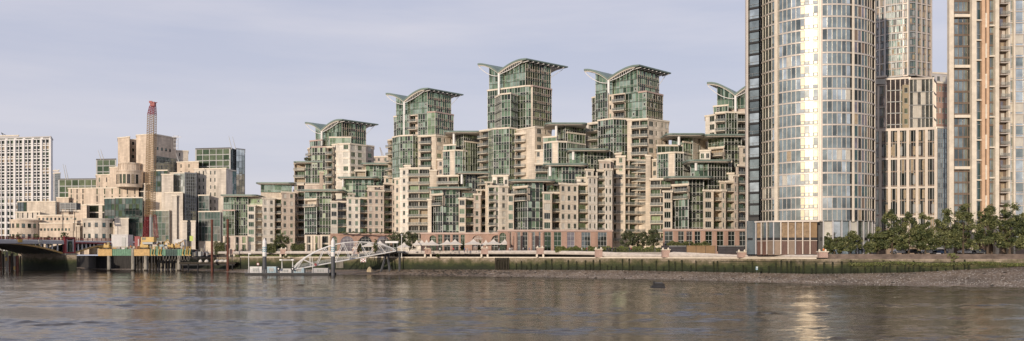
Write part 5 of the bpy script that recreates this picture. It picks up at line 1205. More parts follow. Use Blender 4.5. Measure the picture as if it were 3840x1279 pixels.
for i in range(17):
    X = 508+i*11+random.uniform(-2, 2); x, y = P(X, PD+13); m = MB(); m.bar((x, y, -1), (x, y, pz0-.2), random.uniform(.5, .9), random.choice([TIM, PILE, TIM]), 8)
    if i % 3 == 0: m.bar((x, y-.5, 1), (x+3, y-.5, pz0-.6), .3, TIM, 5)
    tag(m.build('jetty_pile', loc=(x, y, 0)), 'dark weathered timber pile in the row behind and under the works platform', 'pile', 'timber piles behind the works platform')
# things on the platform
def container(name, X0, X1, y0, y1, D, mt, label, cat, dep=3.2, group=None, ribs=True, door=True):
    a, c = wx(X0, D), wx(X1, D); z0 = pz1 if y0 is None else Z(y0, D); z1 = Z(y1, D); e = empty(name, ((a+c)/2, D, z0), label, cat, group)
    m = MB(); m.box(((a+c)/2, D+dep/2, (z0+z1)/2+.05), (c-a, dep, z1-z0-.1), mt); n = max(3, int((c-a)/.5))
    if ribs:
        for k in range(n): m.box((a+.15+(c-a-.3)*k/(n-1), D-.04, (z0+z1)/2), (.1, .1, z1-z0-.3), mt)
    m.build('body', e)
    m = MB()
    for zz in (z0+.1, z1-.02): m.box(((a+c)/2, D+.02-.1, zz), (c-a+.1, .2, .2), mt)
    m.build('frame', e)
    if door:
        m = MB(); m.box((a+(c-a)*.75, D-.12, z0+(z1-z0)*.45), ((c-a)*.22, .1, (z1-z0)*.7), FRG); m.build('door', e)
    return e
container('site_cabin', 418, 480, None, 880, 372, CONCW, 'large white site cabin standing on the left part of the works platform', 'cabin', 5)
container('shipping_container', 505, 525, None, 887, 371, REDP, 'upright narrow red steel container beside the foot of the crane', 'container', 2.5)
container('skip', 596, 616, None, 918, 370, LBLU, 'pale blue-white skip right of the crane machine', 'skip', 3, door=False)
container('site_cabin', 652, 690, None, 898, 374, CONCW, 'smaller white cabin behind the yellow machines on the right of the platform', 'cabin', 3)
container('site_tank', 560, 592, 888+26, 906, 379, FRG, 'grey flat tank between crane and yellow machines', 'tank', 3, door=False)
def machine(X, D, w, h, label, mt=YELB, arm=True, flip=1):
    x, y = P(X, D); e = empty('construction_machine', (x, y, pz1), label, 'machine', 'yellow machines on the works platform')
    m = MB(); 
    for d in (-1, 1):
        m.box((x, y+d*w*.3, pz1+.35), (w*1.05, .5, .55), BLK); m.bar((x-w*.5, y+d*w*.3-.25, pz1+.35), (x-w*.5, y+d*w*.3+.25, pz1+.35), .68, BLK, 10); m.bar((x+w*.5, y+d*w*.3-.25, pz1+.35), (x+w*.5, y+d*w*.3+.25, pz1+.35), .68, BLK, 10)
    m.build('track', e); m = MB(); m.box((x-.1*flip, y, pz1+.7+h*.2), (w, w*.75, h*.4), mt); m.box((x-.35*w*flip, y, pz1+.8+h*.5), (w*.3, w*.6, h*.25), mt); m.build('body', e)
    m = MB(); m.box((x+.28*w*flip, y-.2, pz1+.8+h*.55), (w*.38, w*.4, h*.5), mt); m.box((x+.28*w*flip, y-.2-w*.205, pz1+.8+h*.6), (w*.28, .03, h*.3), GB2); m.build('cab', e)
    if arm: m = MB(); p1 = (x+w*.3*flip, y+.3, pz1+1+h*.5); p2 = (x+w*.95*flip, y+.3, pz1+1+h*1.0); p3 = (x+w*1.35*flip, y+.3, pz1+.5+h*.3); m.bar(p1, p2, .4, mt, 6, .3); m.bar(p2, p3, .3, mt, 6, .2); m.box(p3, (.6, .6, .4), FRD); m.build('boom', e)
machine(402, 371, 2.2, 2.6, 'small yellow machine at the left end of the works platform', arm=False); machine(546, 369, 3.4, 3.6, 'yellow crawler body at the foot of the tall lattice crane', YELB, False)
machine(606, 373, 2.8, 3.2, 'orange-yellow excavator right of the crane with its arm up', YELB, True, 1); machine(640, 369, 2.4, 2.4, 'yellow machine in the middle of the right half of the platform', YELB, True, -1); machine(668, 370, 2.2, 2.8, 'yellow machine nearest the right end of the platform', YEL, True, 1)
for i in range(14):
    X = 430+i*19+random.uniform(-6, 6); x, y = P(X, 368+random.uniform(0, 2)); w, h = random.uniform(.6, 1.8), random.uniform(.5, 1.4); mt = [YEL, CONC, GRNC, FRG, CANV, RUST][i % 6]
    m = MB(); m.box((x, y, pz1+h/2), (w, 1, h), mt); m.box((x, y, pz1+h+.04), (w+.15, 1.1, .12), FRG); m.box((x, y-.05, pz1+.06), (w+.2, 1.15, .12), TIM)
    o = m.build('crate', loc=(x, y, pz1)); tag(o, ['ochre', 'pale grey', 'green', 'grey', 'white', 'rust-brown'][i % 6]+' site crate on the platform, '+['left of the white cabin door', 'under the left end of the cabin', 'under the middle of the cabin', 'between the cabin and the red container', 'in front of the red container', 'just left of the crane foot', 'in front of the crane foot', 'right of the crane foot', 'in front of the blue skip', 'right of the blue skip', 'under the excavator arm', 'in front of the small white cabin', 'by the last yellow brackets', 'at the right end of the deck'][i], 'crate', 'crates on the works platform')
e = empty('signal_post', (*P(722, 369), pz1), 'slim post with lime yellow board at the right end of the platform', 'post'); m = MB(); x, y = P(718, 369); m.bar((x, y, pz0), (x, y, pz1+6), .2, FRG); m.build('post', e); m = MB(); m.box((x, y-.15, pz1+4.6), (1.4, .1, 2.2), mat('lime_board', (.45, .55, .12), .6, var=.05)); m.build('board', e)
# people in orange on the platform are added below with the others
# lattice crane
D = 370; e = empty('crawler_crane', (*P(556, D), pz1), 'tall lattice boom crane, red at its head and foot, rising from the works platform', 'crane')
def lattice(name, X0, y0, w0, X1, y1, w1, n, mt, th=.17, mfun=None, parent=None):
    m = MB(); prev = None
    for k in range(n+1):
        t = k/n; X = X0+(X1-X0)*t; y = y0+(y1-y0)*t; w = (w0+(w1-w0)*t)/2*D/F; x = wx(X, D); z = Z(y, D); c = [(x-w, D-w, z), (x+w, D-w, z), (x+w, D+w, z), (x-w, D+w, z)]
        mm = mfun(t) if mfun else mt
        for i in range(4): m.bar(c[i], c[(i+1) % 4], th*.6, mm, 4)
        if prev:
            for i in range(4): m.bar(prev[i], c[i], th*1.4, mm, 4); m.bar(prev[i], c[(i+1) % 4], th*.7, mm, 4); m.bar(prev[(i+1) % 4], c[i], th*.7, mm, 4)
        prev = c
    return m.build(name, parent or e)
CRB = mat('buff_crane_paint', (.36, .25, .14), .6, var=.15)
lattice('boom', 562, 812, 28, 570, 430, 24, 44, CRB); lattice('boom_head', 570, 430, 24, 573, 398, 17, 5, REDP, .2)
m = MB(); x = wx(574, D); m.box((x, D, Z(391, D)), (1.9, 1.9, 1.9), REDP); m.box((x-.6, D-1, Z(384, D)), (1.4, .3, .9), REDP); m.bar((x-.4, D, Z(392, D)), (x+1.8, D, Z(384, D)), .3, REDP); m.build('head_sheaves', e)
for k, (dx, r) in enumerate(((-.9, 1), (.0, 1), (.9, 1))): pass
lattice('mast_base', 546, 892, 16, 553, 806, 12, 7, REDP, .15); lattice('mast_base', 586, 892, 12, 580, 806, 9, 7, REDP, .14)
m = MB(); x, y = P(566, D-1); m.bar((x, y, pz1), (x, y, Z(806, D)), 1.2, FRG, 10); m.build('leader', e)
m = MB(); x, y = P(558, D-2); m.box((x, y, pz1+4.1), (5.5, 3, 2.1), YELB); m.box((x-1.5, y-1.55, pz1+4.5), (1.6, .1, 1), GB2); m.box((x, y, pz1+2.6), (4.4, 2.6, 1), FRG); m.build('winch_house', e)
m = MB()
for dx in (-3, 6): m.bar((*P(560, D+.5), Z(800, D)) if False else (wx(560, D)+dx*.2, D, Z(800, D)), (wx(573, D)+dx*.05, D, Z(396, D)), .1, FRD, 4)
m.build('hoist_ropes', e)
# low barge right of the platform, heap, rusty piles
e = empty('low_jetty', (*P(775, 356), 0), 'low dark steel jetty lying between the works platform and the pontoon, piled with rubble bags', 'jetty')
m = MB(); a, c = wx(694, 358), wx(880, 350); z0, z1 = Z(996, 354), Z(983, 354); m.box(((a+c)/2, 356, z1-.35), (c-a, 9, .7), TIM); m.box(((a+c)/2, 355.5, z1-1.0), (c-a-1.5, 7, .6), BLK); m.build('deck', e)
for X in (706, 742, 800, 850, 872): m = MB(); x, y = P(X, 352); m.bar((x, y, -1), (x, y, z1-.5), .6, BLK, 8); m.build('leg', e)
for X, w in ((775, 1.6), (815, 2.4), (832, 3.0), (848, 2.0), (752, 1.4)):
    x, y = P(X, 352.5); m = MB(); m.lathe([(w*.5, 0), (w*.55, .35), (w*.35, .85), (.1, 1.1), (0, 1.12)], (x, y, z1), CANV, 9); o = m.build('rubble_bag', loc=(x, y, z1)); tag(o, 'pale bulging rubble bag on the low jetty, '+{775: 'left of the first rusty pile gap', 815: 'second largest, between the rusty piles', 832: 'the largest, between the rusty piles', 848: 'just left of the second rusty pile', 752: 'leftmost and smallest'}[X], 'bag', 'rubble bags on the low jetty')
for X, y0, y1, D_, lab in ((795, 972, 823, 349, 'tall rusty steel pile left of the low apartment block'), (854, 968, 822, 347, 'tall rusty steel pile in front of the green corner glass of the low apartment block')):
    m = MB(); x, y = P(X, D_); m.bar((x, y, -1), (x, y, Z(y1, D_)), .95, RUST, 12); m.bar((x, y, Z(y1+6, D_)), (x, y, Z(y1+2, D_)), 1.15, RUST, 12); tag(m.build('steel_pile', loc=(x, y, 0)), lab, 'pile')
rnd = random.Random(8)
for i in range(15):
    X = 724+rnd.random()*62; D_ = 368+rnd.uniform(-3, 6); x, y = P(X, D_); h = (1-abs(X-752)/50)*rnd.uniform(1.2, 3.6)+.5; w = rnd.uniform(.4, 1.4); mt = rnd.choice([FRG, RUST, CONC, DGY, CANV, PILE]); m = MB()
    if i % 3 == 0: m.bar((x, y, 6.4), (x+rnd.uniform(-1.5, 1.5), y, 6.4+h*1.6), .22, mt, 5); m.bar((x+.5, y, 6.4), (x-rnd.uniform(0, 1), y, 6.4+h), .18, mt, 5)
    else: m.box((x, y, 6.4+h/2), (w, w, h), mt, rnd.random()); m.box((x, y, 6.4+h+.05), (w*1.1, w*1.1, .1), FRG, rnd.random())
    tag(m.build('site_debris', loc=(x, y, 6.4)), 'piece of scrap in the cluttered heap between platform and first rusty pile', 'debris', 'clutter heap beside the platform')

# ------------------------------------------------------------------ pontoon, guide piles and gangway
random.seed(3); QD = 292
e = empty('mooring_pontoon', (*P(1090, QD), 0), 'long low dark floating pontoon with pale blue and white deck gear', 'pontoon')
a, c = wx(925, QD), wx(1240, QD); m = MB(); m.prism([(a, QD-2), (c, QD-2), (c+1.5, QD+2), (c, QD+6), (a, QD+6), (a-1, QD+2)], -.4, .85, BLK, DGY); m.box(((a+c)/2, QD-2.05, .75), (c-a, .12, .2), DGY); m.box(((a+c)/2, QD-2.08, .2), (c-a, .1, .25), BLK); m.build('hull', e)
m = MB()
for k in range(34):
    x = a+(c-a)*k/33; m.bar((x, QD-1.8, .85), (x, QD-1.8, 1.9), .06, WHT, 4)
for h in (1.35, 1.9): m.bar((a, QD-1.8, h), (c, QD-1.8, h), .05, FRG, 4)
m.build('guard_rail', e)
for X0, X1, y0, mt, nm in ((940, 985, 1000, CONCW, 'deck_locker'), (1005, 1038, 1000, LBLU, 'deck_locker'), (1052, 1095, 1008, CONCW, 'deck_locker'), (1104, 1142, 1004, LBLU, 'deck_locker'), (1176, 1232, 1006, CONC, 'deck_locker')):
    m = MB(); p, q = wx(X0, QD), wx(X1, QD); z = Z(y0, QD); m.box(((p+q)/2, QD, (.85+z)/2), (q-p, 2.2, z-.85), mt); m.box(((p+q)/2, QD, z+.04), (q-p+.1, 2.3, .1), FRG); m.box(((p+q)/2, QD-1.13, (.85+z)/2), ((q-p)*.5, .06, (z-.85)*.6), FRG); m.build(nm, e)
m = MB()
for X in (1056, 1096): x = wx(X, QD); m.bar((x, QD+.5, .85), (x, QD+.5, Z(976, QD)), .3, WHT)
x0, x1 = wx(1051, QD), wx(1102, QD); z = Z(975, QD); m.box(((x0+x1)/2, QD+.5, z), (x1-x0, 2.2, .35), CONC); m.box((x0+.3, QD-.6, z+.05), (.8, .3, .5), WHT); m.box((x1-.3, QD-.6, z+.05), (.8, .3, .5), WHT); m.build('shelter', e)
m = MB(); x = wx(936, QD); m.bar((x, QD-1, .85), (x, QD-1, Z(950, QD)), .22, WHT); m.box((x+.3, QD-1, Z(952, QD)), (.9, .3, .3), WHT); m.build('lamp_post', e)
m = MB(); x = wx(1176, QD); m.bar((x, QD-1.5, .85), (x, QD-1.5, Z(965, QD)), .18, WHT); m.build('lamp_post', e)
for X, y in ((973, 990),): m = MB(); x = wx(X, QD); m.bar((x, QD-1.5, .85), (x, QD-1.5, Z(y, QD)), .08, FRG); m.bar((x, QD-1.6, Z(y, QD)), (x, QD-1.75, Z(y, QD)), .95, REDP, 14); m.bar((x, QD-1.75, Z(y, QD)), (x, QD-1.8, Z(y, QD)), .6, WHT, 14); m.build('round_sign', e)
for X, lab in ((1044, 'left round tyre fender hanging on the pontoon edge'), (1097, 'right round tyre fender hanging on the pontoon edge')):
    m = MB(); x = wx(X, QD-2.3); z = Z(1008, QD-2.3)
    for i in range(14):
        a0, a1 = i*math.pi/7, (i+1)*math.pi/7; m.bar((x+.45*math.cos(a0), QD-2.3, z+.45*math.sin(a0)), (x+.45*math.cos(a1), QD-2.3, z+.45*math.sin(a1)), .34, BLK, 6)
    m.bar((x, QD-2.2, z), (x, QD-2.4, z), .5, WHT, 10)
    tag(m.build('tyre_fender', loc=(x, QD-2.3, z)), lab, 'fender', 'tyre fenders on the pontoon')
for X, ytop, lab in ((992, 893, 'left white pointed guide pile with teal wave bands, seen against the white flats'), (1249, 891, 'right white pointed guide pile with teal wave bands, in front of the gangway')):
    D_ = 291 if X < 1100 else 287.5; x, y = P(X, D_); e = empty('guide_pile', (x, y, 0), lab, 'pile', 'white guide piles with teal waves'); zt = Z(ytop, D_); zm = Z(961, D_); r = .68
    m = MB(); m.lathe([(r*.97, -1), (r*.97, .5), (r*.97, zm)], (x, y, 0), DGY, 18); m.build('lower_pile', e, smooth=False)
    m = MB(); m.lathe([(r*1.03, zm-.05), (r*1.03, zt-1.4), (r*.95, zt-1.25), (.12, zt-.1), (0, zt)], (x, y, 0), WHT, 18); m.build('upper_pile', e)
    m = MB()
    for k, yy in enumerate((928, 935, 942)):
        z = Z(yy, D_)
        for i in range(36):
            a0, a1 = i*math.pi/18, (i+1)*math.pi/18; w = lambda t: z+.14*math.sin(t*6); rr = r*1.03+.02
            m.face([(x+rr*math.cos(a0), y+rr*math.sin(a0), w(a0)-.13), (x+rr*math.cos(a1), y+rr*math.sin(a1), w(a1)-.13), (x+rr*math.cos(a1), y+rr*math.sin(a1), w(a1)+.13), (x+rr*math.cos(a0), y+rr*math.sin(a0), w(a0)+.13)], TEAL)
    m.build('wave_bands', e)
# gangway: two bowed trusses with a deck between
GA, GB_ = Vector(P(1102, 290)), Vector(P(1484, 303)); gz0, gz1 = 1.9, Z(942, 303)
e = empty('gangway', (GA.x, GA.y, gz0), 'long white arched truss gangway climbing from the pontoon to the quay', 'gangway'); gu = (GB_-GA).normalized(); gn = Vector((-gu.y, gu.x)); GL = (GB_-GA).length
def gp(t, d, dz=0): q = GA+gu*GL*t+gn*d; return (q.x, q.y, gz0+(gz1-gz0)*t+dz)
def arch(t): return 5.9*math.sin(min(1, max(0, t))**.9*math.pi)**.75+.25
for d, nm in ((0, 'near_truss'), (3.0, 'far_truss')):
    m = MB(); N = 12
    m.bar(gp(0, d), gp(1, d), .38, WHT, 6)
    for k in range(24): m.bar(gp(k/24, d, arch(k/24)), gp((k+1)/24, d, arch((k+1)/24)), .34, WHT, 6)
    ts = [.0, .09, .22, .3, .4, .48, .55, .64, .72, .82, .9, 1]
    for i in range(1, 11):
        if i % 2: m.bar(gp(ts[i-1] if i > 1 else .03, d), gp(ts[i], d, arch(ts[i])), .22, WHT, 5); m.bar(gp(ts[i], d, arch(ts[i])), gp(ts[i+1], d), .22, WHT, 5)
    for t in (.16, .6): m.bar(gp(t, d), gp(t, d, arch(t)), .2, WHT, 5)
    m.build('truss', e)
m = MB()
for k in range(10): t = .22+.07*k; m.bar(gp(t, 0, arch(t)), gp(t, 3, arch(t)), .14, WHT, 4)
m.build('cross_braces', e)
m = MB(); m.hexa([gp(0, .2, .1), gp(1, .2, .1), gp(1, 2.8, .1), gp(0, 2.8, .1)], [gp(0, .2, .3), gp(1, .2, .3), gp(1, 2.8, .3), gp(0, 2.8, .3)], FRG); m.build('deck', e)
m = MB()
for d in (.25, 2.75):
    for h in (.7, 1.0, 1.35): m.bar(gp(0, d, h), gp(1, d, h), .06, FRM, 4)
    for k in range(60): m.bar(gp(k/60, d, .2), gp(k/60, d, 1.35), .05, FRM, 4)
m.build('handrail', e)
m = MB(); q = gp(.205, -.35, .4); m.bar((q[0], q[1], q[2]), (q[0], q[1]-.2, q[2]), .95, REDP, 12); m.build('lifebuoy', e)
m = MB(); q = gp(.67, -.35, -1.1); m.box(q, (1.9, .08, 1.3), WHT); 
for dx, dz_ in ((-.5, .35), (.5, .35), (0, -.1), (-.5, -.45), (.5, -.45)): m.box((q[0]+dx, q[1]-.06, q[2]+dz_), (.45, .04, .35), REDP)
m.build('hanging_sign', e)
e = empty('landing_stage', (*P(1460, 306), 1.5), 'dark splayed-leg landing stage carrying the upper end of the gangway', 'landing'); m = MB(); x, y = P(1482, 306)
m.box((x, y, gz1-.2), (6.2, 4.5, .5), DGY); m.box((x+1.2, y+1.5, gz1-.6), (7, 3, .4), DGY); m.build('platform', e)
for dx0, dx1 in ((-5.2, -3.0), (-1.9, -2.7), (1.6, 1.6)): m = MB(); m.bar((x+dx0, y-1.2, .4), (x+dx1, y-1.2, gz1-.4), .5, DGY, 8); m.bar((x+dx0, y+1.5, .6), (x+dx1, y+1.5, gz1-.4), .4, DGY, 8); m.build('leg', e)
m = MB()
for k in range(8): m.bar((x-3+k*.85, y-2.1, gz1), (x-3+k*.85, y-2.1, gz1+1.2), .09, FRM, 4)
m.bar((x-3, y-2.1, gz1+1.2), (x+3, y-2.1, gz1+1.2), .09, FRM, 4); m.build('railing', e)
e = empty('ticket_gate', (*P(1472, 310), 7.75), 'white framed gate shelter at the top of the gangway', 'shelter'); m = MB(); x, y = P(1470, 310); z = Z(908, 310); m.box((x, y, z), (4.6, 2.4, .7), WHT); m.build('canopy', e); m = MB()
for dx in (-2, -.7, .7, 2): m.bar((x+dx, y-1, 6.3), (x+dx, y-1, z-.3), .22, FRG, 6)
m.build('posts', e)
e = empty('lamp_post', (*P(1506, 305), 6), 'slim white mast rising beside the gangway landing', 'mast'); m = MB(); x, y = P(1506, 305); m.bar((x, y, 5.9), (x, y, Z(882, 305)), .3, WHT, 8, .2); m.build('post', e); m = MB(); m.lathe([(.0, -.1), (.4, 0), (.3, .3), (0, .45)], (x, y, Z(882, 305)), CONC, 8); m.build('lamp_head', e)

# ------------------------------------------------------------------ parasols, hoardings, bits on the promenade
def parasol(X, D, yt, w, label, wpx=None):
    x, y = P(X, D); zt = Z(yt, D); e = empty('parasol', (x, y, 7.75), label, 'parasol', 'white square parasols outside the cafes')
    m = MB(); ze = zt-1.75; q = [(x-w, y-w), (x+w, y-w), (x+w, y+w), (x-w, y+w)]; mid = [(x-w*.36, y-w*.36), (x+w*.36, y-w*.36), (x+w*.36, y+w*.36), (x-w*.36, y+w*.36)]
    for i in range(4):
        j = (i+1) % 4; m.face([(*q[i], ze), (*q[j], ze), (*mid[j], ze+.75), (*mid[i], ze+.75)], CANV); m.face([(*mid[i], ze+.75), (*mid[j], ze+.75), (x, y, zt)], CANV); m.face([(*q[i], ze-.3), (*q[j], ze-.3), (*q[j], ze), (*q[i], ze)], CANV)
    m.face([(*p, ze-.01) for p in q][::-1], CANV); m.build('canopy', e); m = MB(); m.bar((x, y, 7.7), (x, y, zt-.3), .14, FRG, 6); m.box((x, y, 7.8), (.8, .8, .12), FRD); m.build('pole', e)
for i, (X, D, yt, w) in enumerate([(1515, 309, 908, 2.2), (1582, 306, 900, 2.2), (1563, 304, 899, 1.4), (1600, 303, 898, 1.4), (1620, 300, 899, 2.7), (1677, 299, 898, 2.5), (1706, 297, 897, 2.7), (1775, 296, 896, 2.9), (1822, 298, 899, 1.7), (1850, 296, 896, 2.7), (1893, 298, 896, 1.8), (1425, 312, 902, 2.6), (1385, 313, 905, 2.4)]):
    parasol(X, D, yt, w, 'white parasol '+['just right of the gangway landing', 'under the pale olive tree', 'smallest one at the left end of the cafe row', 'small one beside the wide second parasol', 'wide, third in the cafe row, above the pink pier', 'right of the pink pier at the start of the clear row', 'wide, just left of the conical conifer', 'wide, directly right of the conical conifer', 'small, between two wide ones near the right conifer', 'wide, left of the tall arch of the brick hall', 'in front of the open brick arch of the hall, last on the right', 'wide, under the arcade right of the conifer', 'under the arcade, leftmost of all'][i])
def table(X, D, label):
    x, y = P(X, D); e = empty('cafe_table', (x, y, 7.75), label, 'table', 'cafe tables on the promenade'); m = MB(); m.bar((x, y, 8.45), (x, y, 8.5), .9, TIM, 10); m.build('top', e); m = MB(); m.bar((x, y, 7.75), (x, y, 8.45), .1, FRD, 5); m.box((x, y, 7.77), (.5, .5, .05), FRD); m.build('leg', e)
for i in range(14): table(1580+i*23, 290+(i % 3)*2, 'small round cafe table on the terrace below the parasols')
FIRE = mat('glowing_lamp', (1, .5, .2), .5, var=0); FIRE.node_tree.nodes['Principled BSDF'].inputs['Emission Color'].default_value = (1, .45, .15, 1); FIRE.node_tree.nodes['Principled BSDF'].inputs['Emission Strength'].default_value = 1.2
def hoarding(X0, X1, y0, y1, D, mt, label, ribs=0):
    e = empty('hoarding', (wx(X0, D), D, 7.1), label, 'hoarding', 'hoardings on the quay'); a, c = wx(X0, D), wx(X1, D); z0, z1 = Z(y1, D), Z(y0, D); m = MB(); m.box(((a+c)/2, D+.15, (z0+z1)/2), (c-a, .3, z1-z0), mt)
    m.build('panel', e); m = MB(); m.box(((a+c)/2, D-.02, z1-.15), (c-a, .12, .2), mt if not ribs else FRG); n = max(2, int((c-a)/2.4))
    for k in range(n+1): m.box((a+(c-a)*k/n, D-.03, (z0+z1)/2), (.1, .1, z1-z0), FRD)
    for k in range(ribs): m.box(((a+c)/2, D-.03, z0+(z1-z0)*(k+1)/(ribs+1)), (c-a, .08, .08), DGY)
    m.build('frame', e)
hoarding(2480, 2510, 921, 945, 258, HOARD, 'short black hoarding at the left end, beside the pink pier'); hoarding(2508, 2574, 921, 951, 256, HOARD, 'dark grey ribbed hoarding in front of the left cream pier of the block', 3); hoarding(2574, 2682, 921, 952, 254, TANP, 'wide tan brown hoarding panel in front of the dark glass grid'); hoarding(2693, 2790, 921, 953, 251, HOARD, 'black hoarding right of the tan panel, next to the round tower', 2)
# half-sunk mooring float in the river
x, y = P(2462, 182); e = empty('mooring_float', (x, y, 0), 'dark half-sunk mooring float with upright blocks, alone in the river', 'float')
m = MB(); m.hexa([(x-1.9, y-1, -.2), (x+1.9, y-1, -.2), (x+1.7, y+1, -.2), (x-1.5, y+1, -.2)], [(x-.9, y-.7, .42), (x+1.6, y-.8, .35), (x+1.6, y+.8, .35), (x-.9, y+.7, .42)], BLK); m.build('hull', e)
m = MB(); m.box((x+.3, y, .66), (1.9, 1.1, .5), BLK); m.box((x+.4, y, 1.0), (1.6, .9, .22), DGY); m.box((x-.55, y, 1.15), (.22, .3, .5), BLK); m.box((x+1.35, y, .6), (.6, .9, .5), BLK); m.build('superstructure', e)
# small scatter on shore
x, y = P(1386, 300); m = MB(); m.lathe([(1.1, 0), (.95, .8), (.4, 1.7), (0, 1.9)], (x, y, .9), mat('tan_tarpaulin', (.42, .34, .22), .85, var=.2), 7); tag(m.build('covered_mound', loc=(x, y, .9)), 'tan covered lump leaning against the weedy wall under the gangway', 'mound')
x, y = P(2838, 226.5); m = MB(); m.box((x, y, 3.4), (.5, .35, .9), LBLU); m.bar((x, y+.1, 2.2), (x, y+.1, 3.0), .12, FRD); m.box((x, y-.2, 3.6), (.3, .05, .3), WHT); tag(m.build('tide_gauge', loc=(x, y, 2.2)), 'small pale blue box fixed on the weedy wall below the round tower', 'box')

# ------------------------------------------------------------------ people
def body(coat, legs, pose, hair=HAIR):
    """one skinned figure, 1.72 m; stride and arm pose from `pose`"""
    st, arm = pose; V = [(0,0,.95), (0,0,1.15), (0,0,1.38), (0,0,1.5), (0,.01,1.6), (0,0,1.72)]; E = [(0,1), (1,2), (2,3), (3,4), (4,5)]; Rr = [.15, .145, .16, .06, .095, .07]
    def add(v, r, par): V.append(v); Rr.append(r); E.append((par, len(V)-1)); return len(V)-1
    for s_ in (-1, 1):
        f = st*s_
        h = add((.1*s_, 0, .88), .1, 0); k = add((.1*s_, -.08+f*.16, .5), .065, h); a = add((.1*s_, f*.3, .09), .045, k); add((.11*s_, f*.3-.16, .04), .04, a)
        sh = add((.19*s_, 0, 1.4), .07, 2); el = add((.25*s_, .03-f*.12*arm, 1.12), .048, sh); w = add((.24*s_, -.1-f*.2*arm, .9), .035, el); hd = add((.24*s_, -.13-f*.2*arm, .82), .035, w)
        for j in range(3): add((.225*s_+.02*j*s_, -.15-f*.2*arm, .75+.01*j), .012, hd)
    me = bpy.data.meshes.new('tmp'); me.from_pydata(V, E, []); o = bpy.data.objects.new('tmp', me); COL.objects.link(o)
    md = o.modifiers.new('s', 'SKIN'); sv = me.skin_vertices[0].data
    for i, r in enumerate(Rr): sv[i].radius = (r, r*.8 if i < 3 else r)
    sv[0].use_root = True; ss = o.modifiers.new('d', 'SUBSURF'); ss.levels = 1
    dg = bpy.context.evaluated_depsgraph_get(); me2 = bpy.data.meshes.new_from_object(o.evaluated_get(dg)); me2.name = 'person'; bpy.data.objects.remove(o)
    me2.materials.clear()
    for mm in (SKIN, coat, legs, hair): me2.materials.append(mm)
    for p in me2.polygons:
        c = p.center; p.material_index = 2 if c.z < .93 and abs(c.x) < .2 else 1 if c.z < 1.5 and c.z > .9 else 3 if (c.z > 1.66 or (c.z > 1.55 and c.y > .03)) else 0
        p.use_smooth = True
    return me2
CL = [mat('cloth_black', (.02, .02, .025), .9, var=0), mat('cloth_white', (.6, .6, .58), .9, var=0), mat('cloth_red', (.4, .05, .06), .9, var=0), mat('cloth_blue', (.08, .15, .35), .9, var=0), mat('cloth_grey', (.2, .2, .21), .9, var=0), mat('cloth_navy', (.03, .04, .09), .9, var=0), mat('cloth_orange', (.6, .2, .04), .9, var=0)]
CN = ['black', 'white', 'red', 'blue', 'grey', 'navy', 'orange']; BM = {}
PEO = [(2182, 273, 1, 4, 'passing the left end of the long hedge'), (2201, 273, 2, 5, 'walking left of the group by the hedge'), (2210, 274, 2, 0, 'walking just behind another one in red'), (2277, 270, 0, 5, 'leftmost walker right of the pink pier'), (2284, 271, 5, 0, 'second walker right of the pink pier'), (2294, 270, 0, 4, 'third walker right of the pink pier'), (2300, 271, 4, 0, 'amid the walkers by the hedge'), (2308, 270, 0, 0, 'last of the close group by the hedge'), (2361, 268, 0, 5, 'left of two before the olive trees'), (2367, 268, 2, 0, 'right of two before the olive trees'), (2456, 262, 4, 4, 'just left of the hoarding'),
       (2078, 283, 4, 5, 'in front of the brick shopfronts'), (2100, 283, 0, 0, 'walking by the low bright hedge'), (2140, 280, 1, 3, 'standing behind the low bright hedge'), (1962, 287, 1, 0, 'left of the entrance hall doors'), (1970, 288, 0, 5, 'in front of the entrance hall doors'), (1985, 287, 3, 0, 'right of the entrance hall doors'), (1912, 289, 1, 5, 'left of two by the brick column'), (1921, 289, 4, 0, 'right of two by the brick column'), (1742, 291, 3, 5, 'standing under the parasols beside the conical conifer'), (1752, 292, 1, 4, 'right of the conical conifer under the parasols'), (1872, 290, 1, 3, 'sitting area at the last cafe tables'), (1650, 292, 1, 0, 'at the left cafe tables'), (1700, 293, 2, 0, 'in the middle of the cafe terrace'), (2888, 0, 0, 0, '')]
for i, (X, D, a, b2, lab) in enumerate(PEO):
    if not D: continue
    k = (a, b2, i % 3)
    if k not in BM: BM[k] = body(CL[a], CL[b2], [(1, 1), (.3, .4), (.8, 1.2)][i % 3])
    o = bpy.data.objects.new('person', BM[k]); COL.objects.link(o); o.location = (*P(X, D-1 if X < 2300 else D-.5), 7.78); o.rotation_euler.z = [1.4, -1.5, .3, 2.8, -1.2][i % 5]
    tag(o, 'person in a %s top and %s trousers, %s' % (CN[a], CN[b2], lab), 'person', 'people on the promenade')
for i, (X, z, a, lab) in enumerate(((3089, 7.1, 6, 'behind the pink pier at the foot of the bushes'), (3143, 7.1, 2, 'half hidden by the flood wall in front of the bushes'), (3192, 7.1, 3, 'walking right behind the flood wall, by the bushes'))):
    if (a, 4, 1) not in BM: BM[(a, 4, 1)] = body(CL[a], CL[4], (.3, .4))
    o = bpy.data.objects.new('person', BM[(a, 4, 1)]); COL.objects.link(o); o.location = (*P(X, 221), z-.6+.0); o.location.z = 7.1; tag(o, 'person in a %s top %s' % (CN[a], lab), 'person', 'people behind the flood wall')
o = bpy.data.objects.new('person', BM[(6, 4, 1)]); COL.objects.link(o); o.location = (*P(490, 369), pz1); tag(o, 'worker in orange standing on the platform right of the white cabin', 'person')
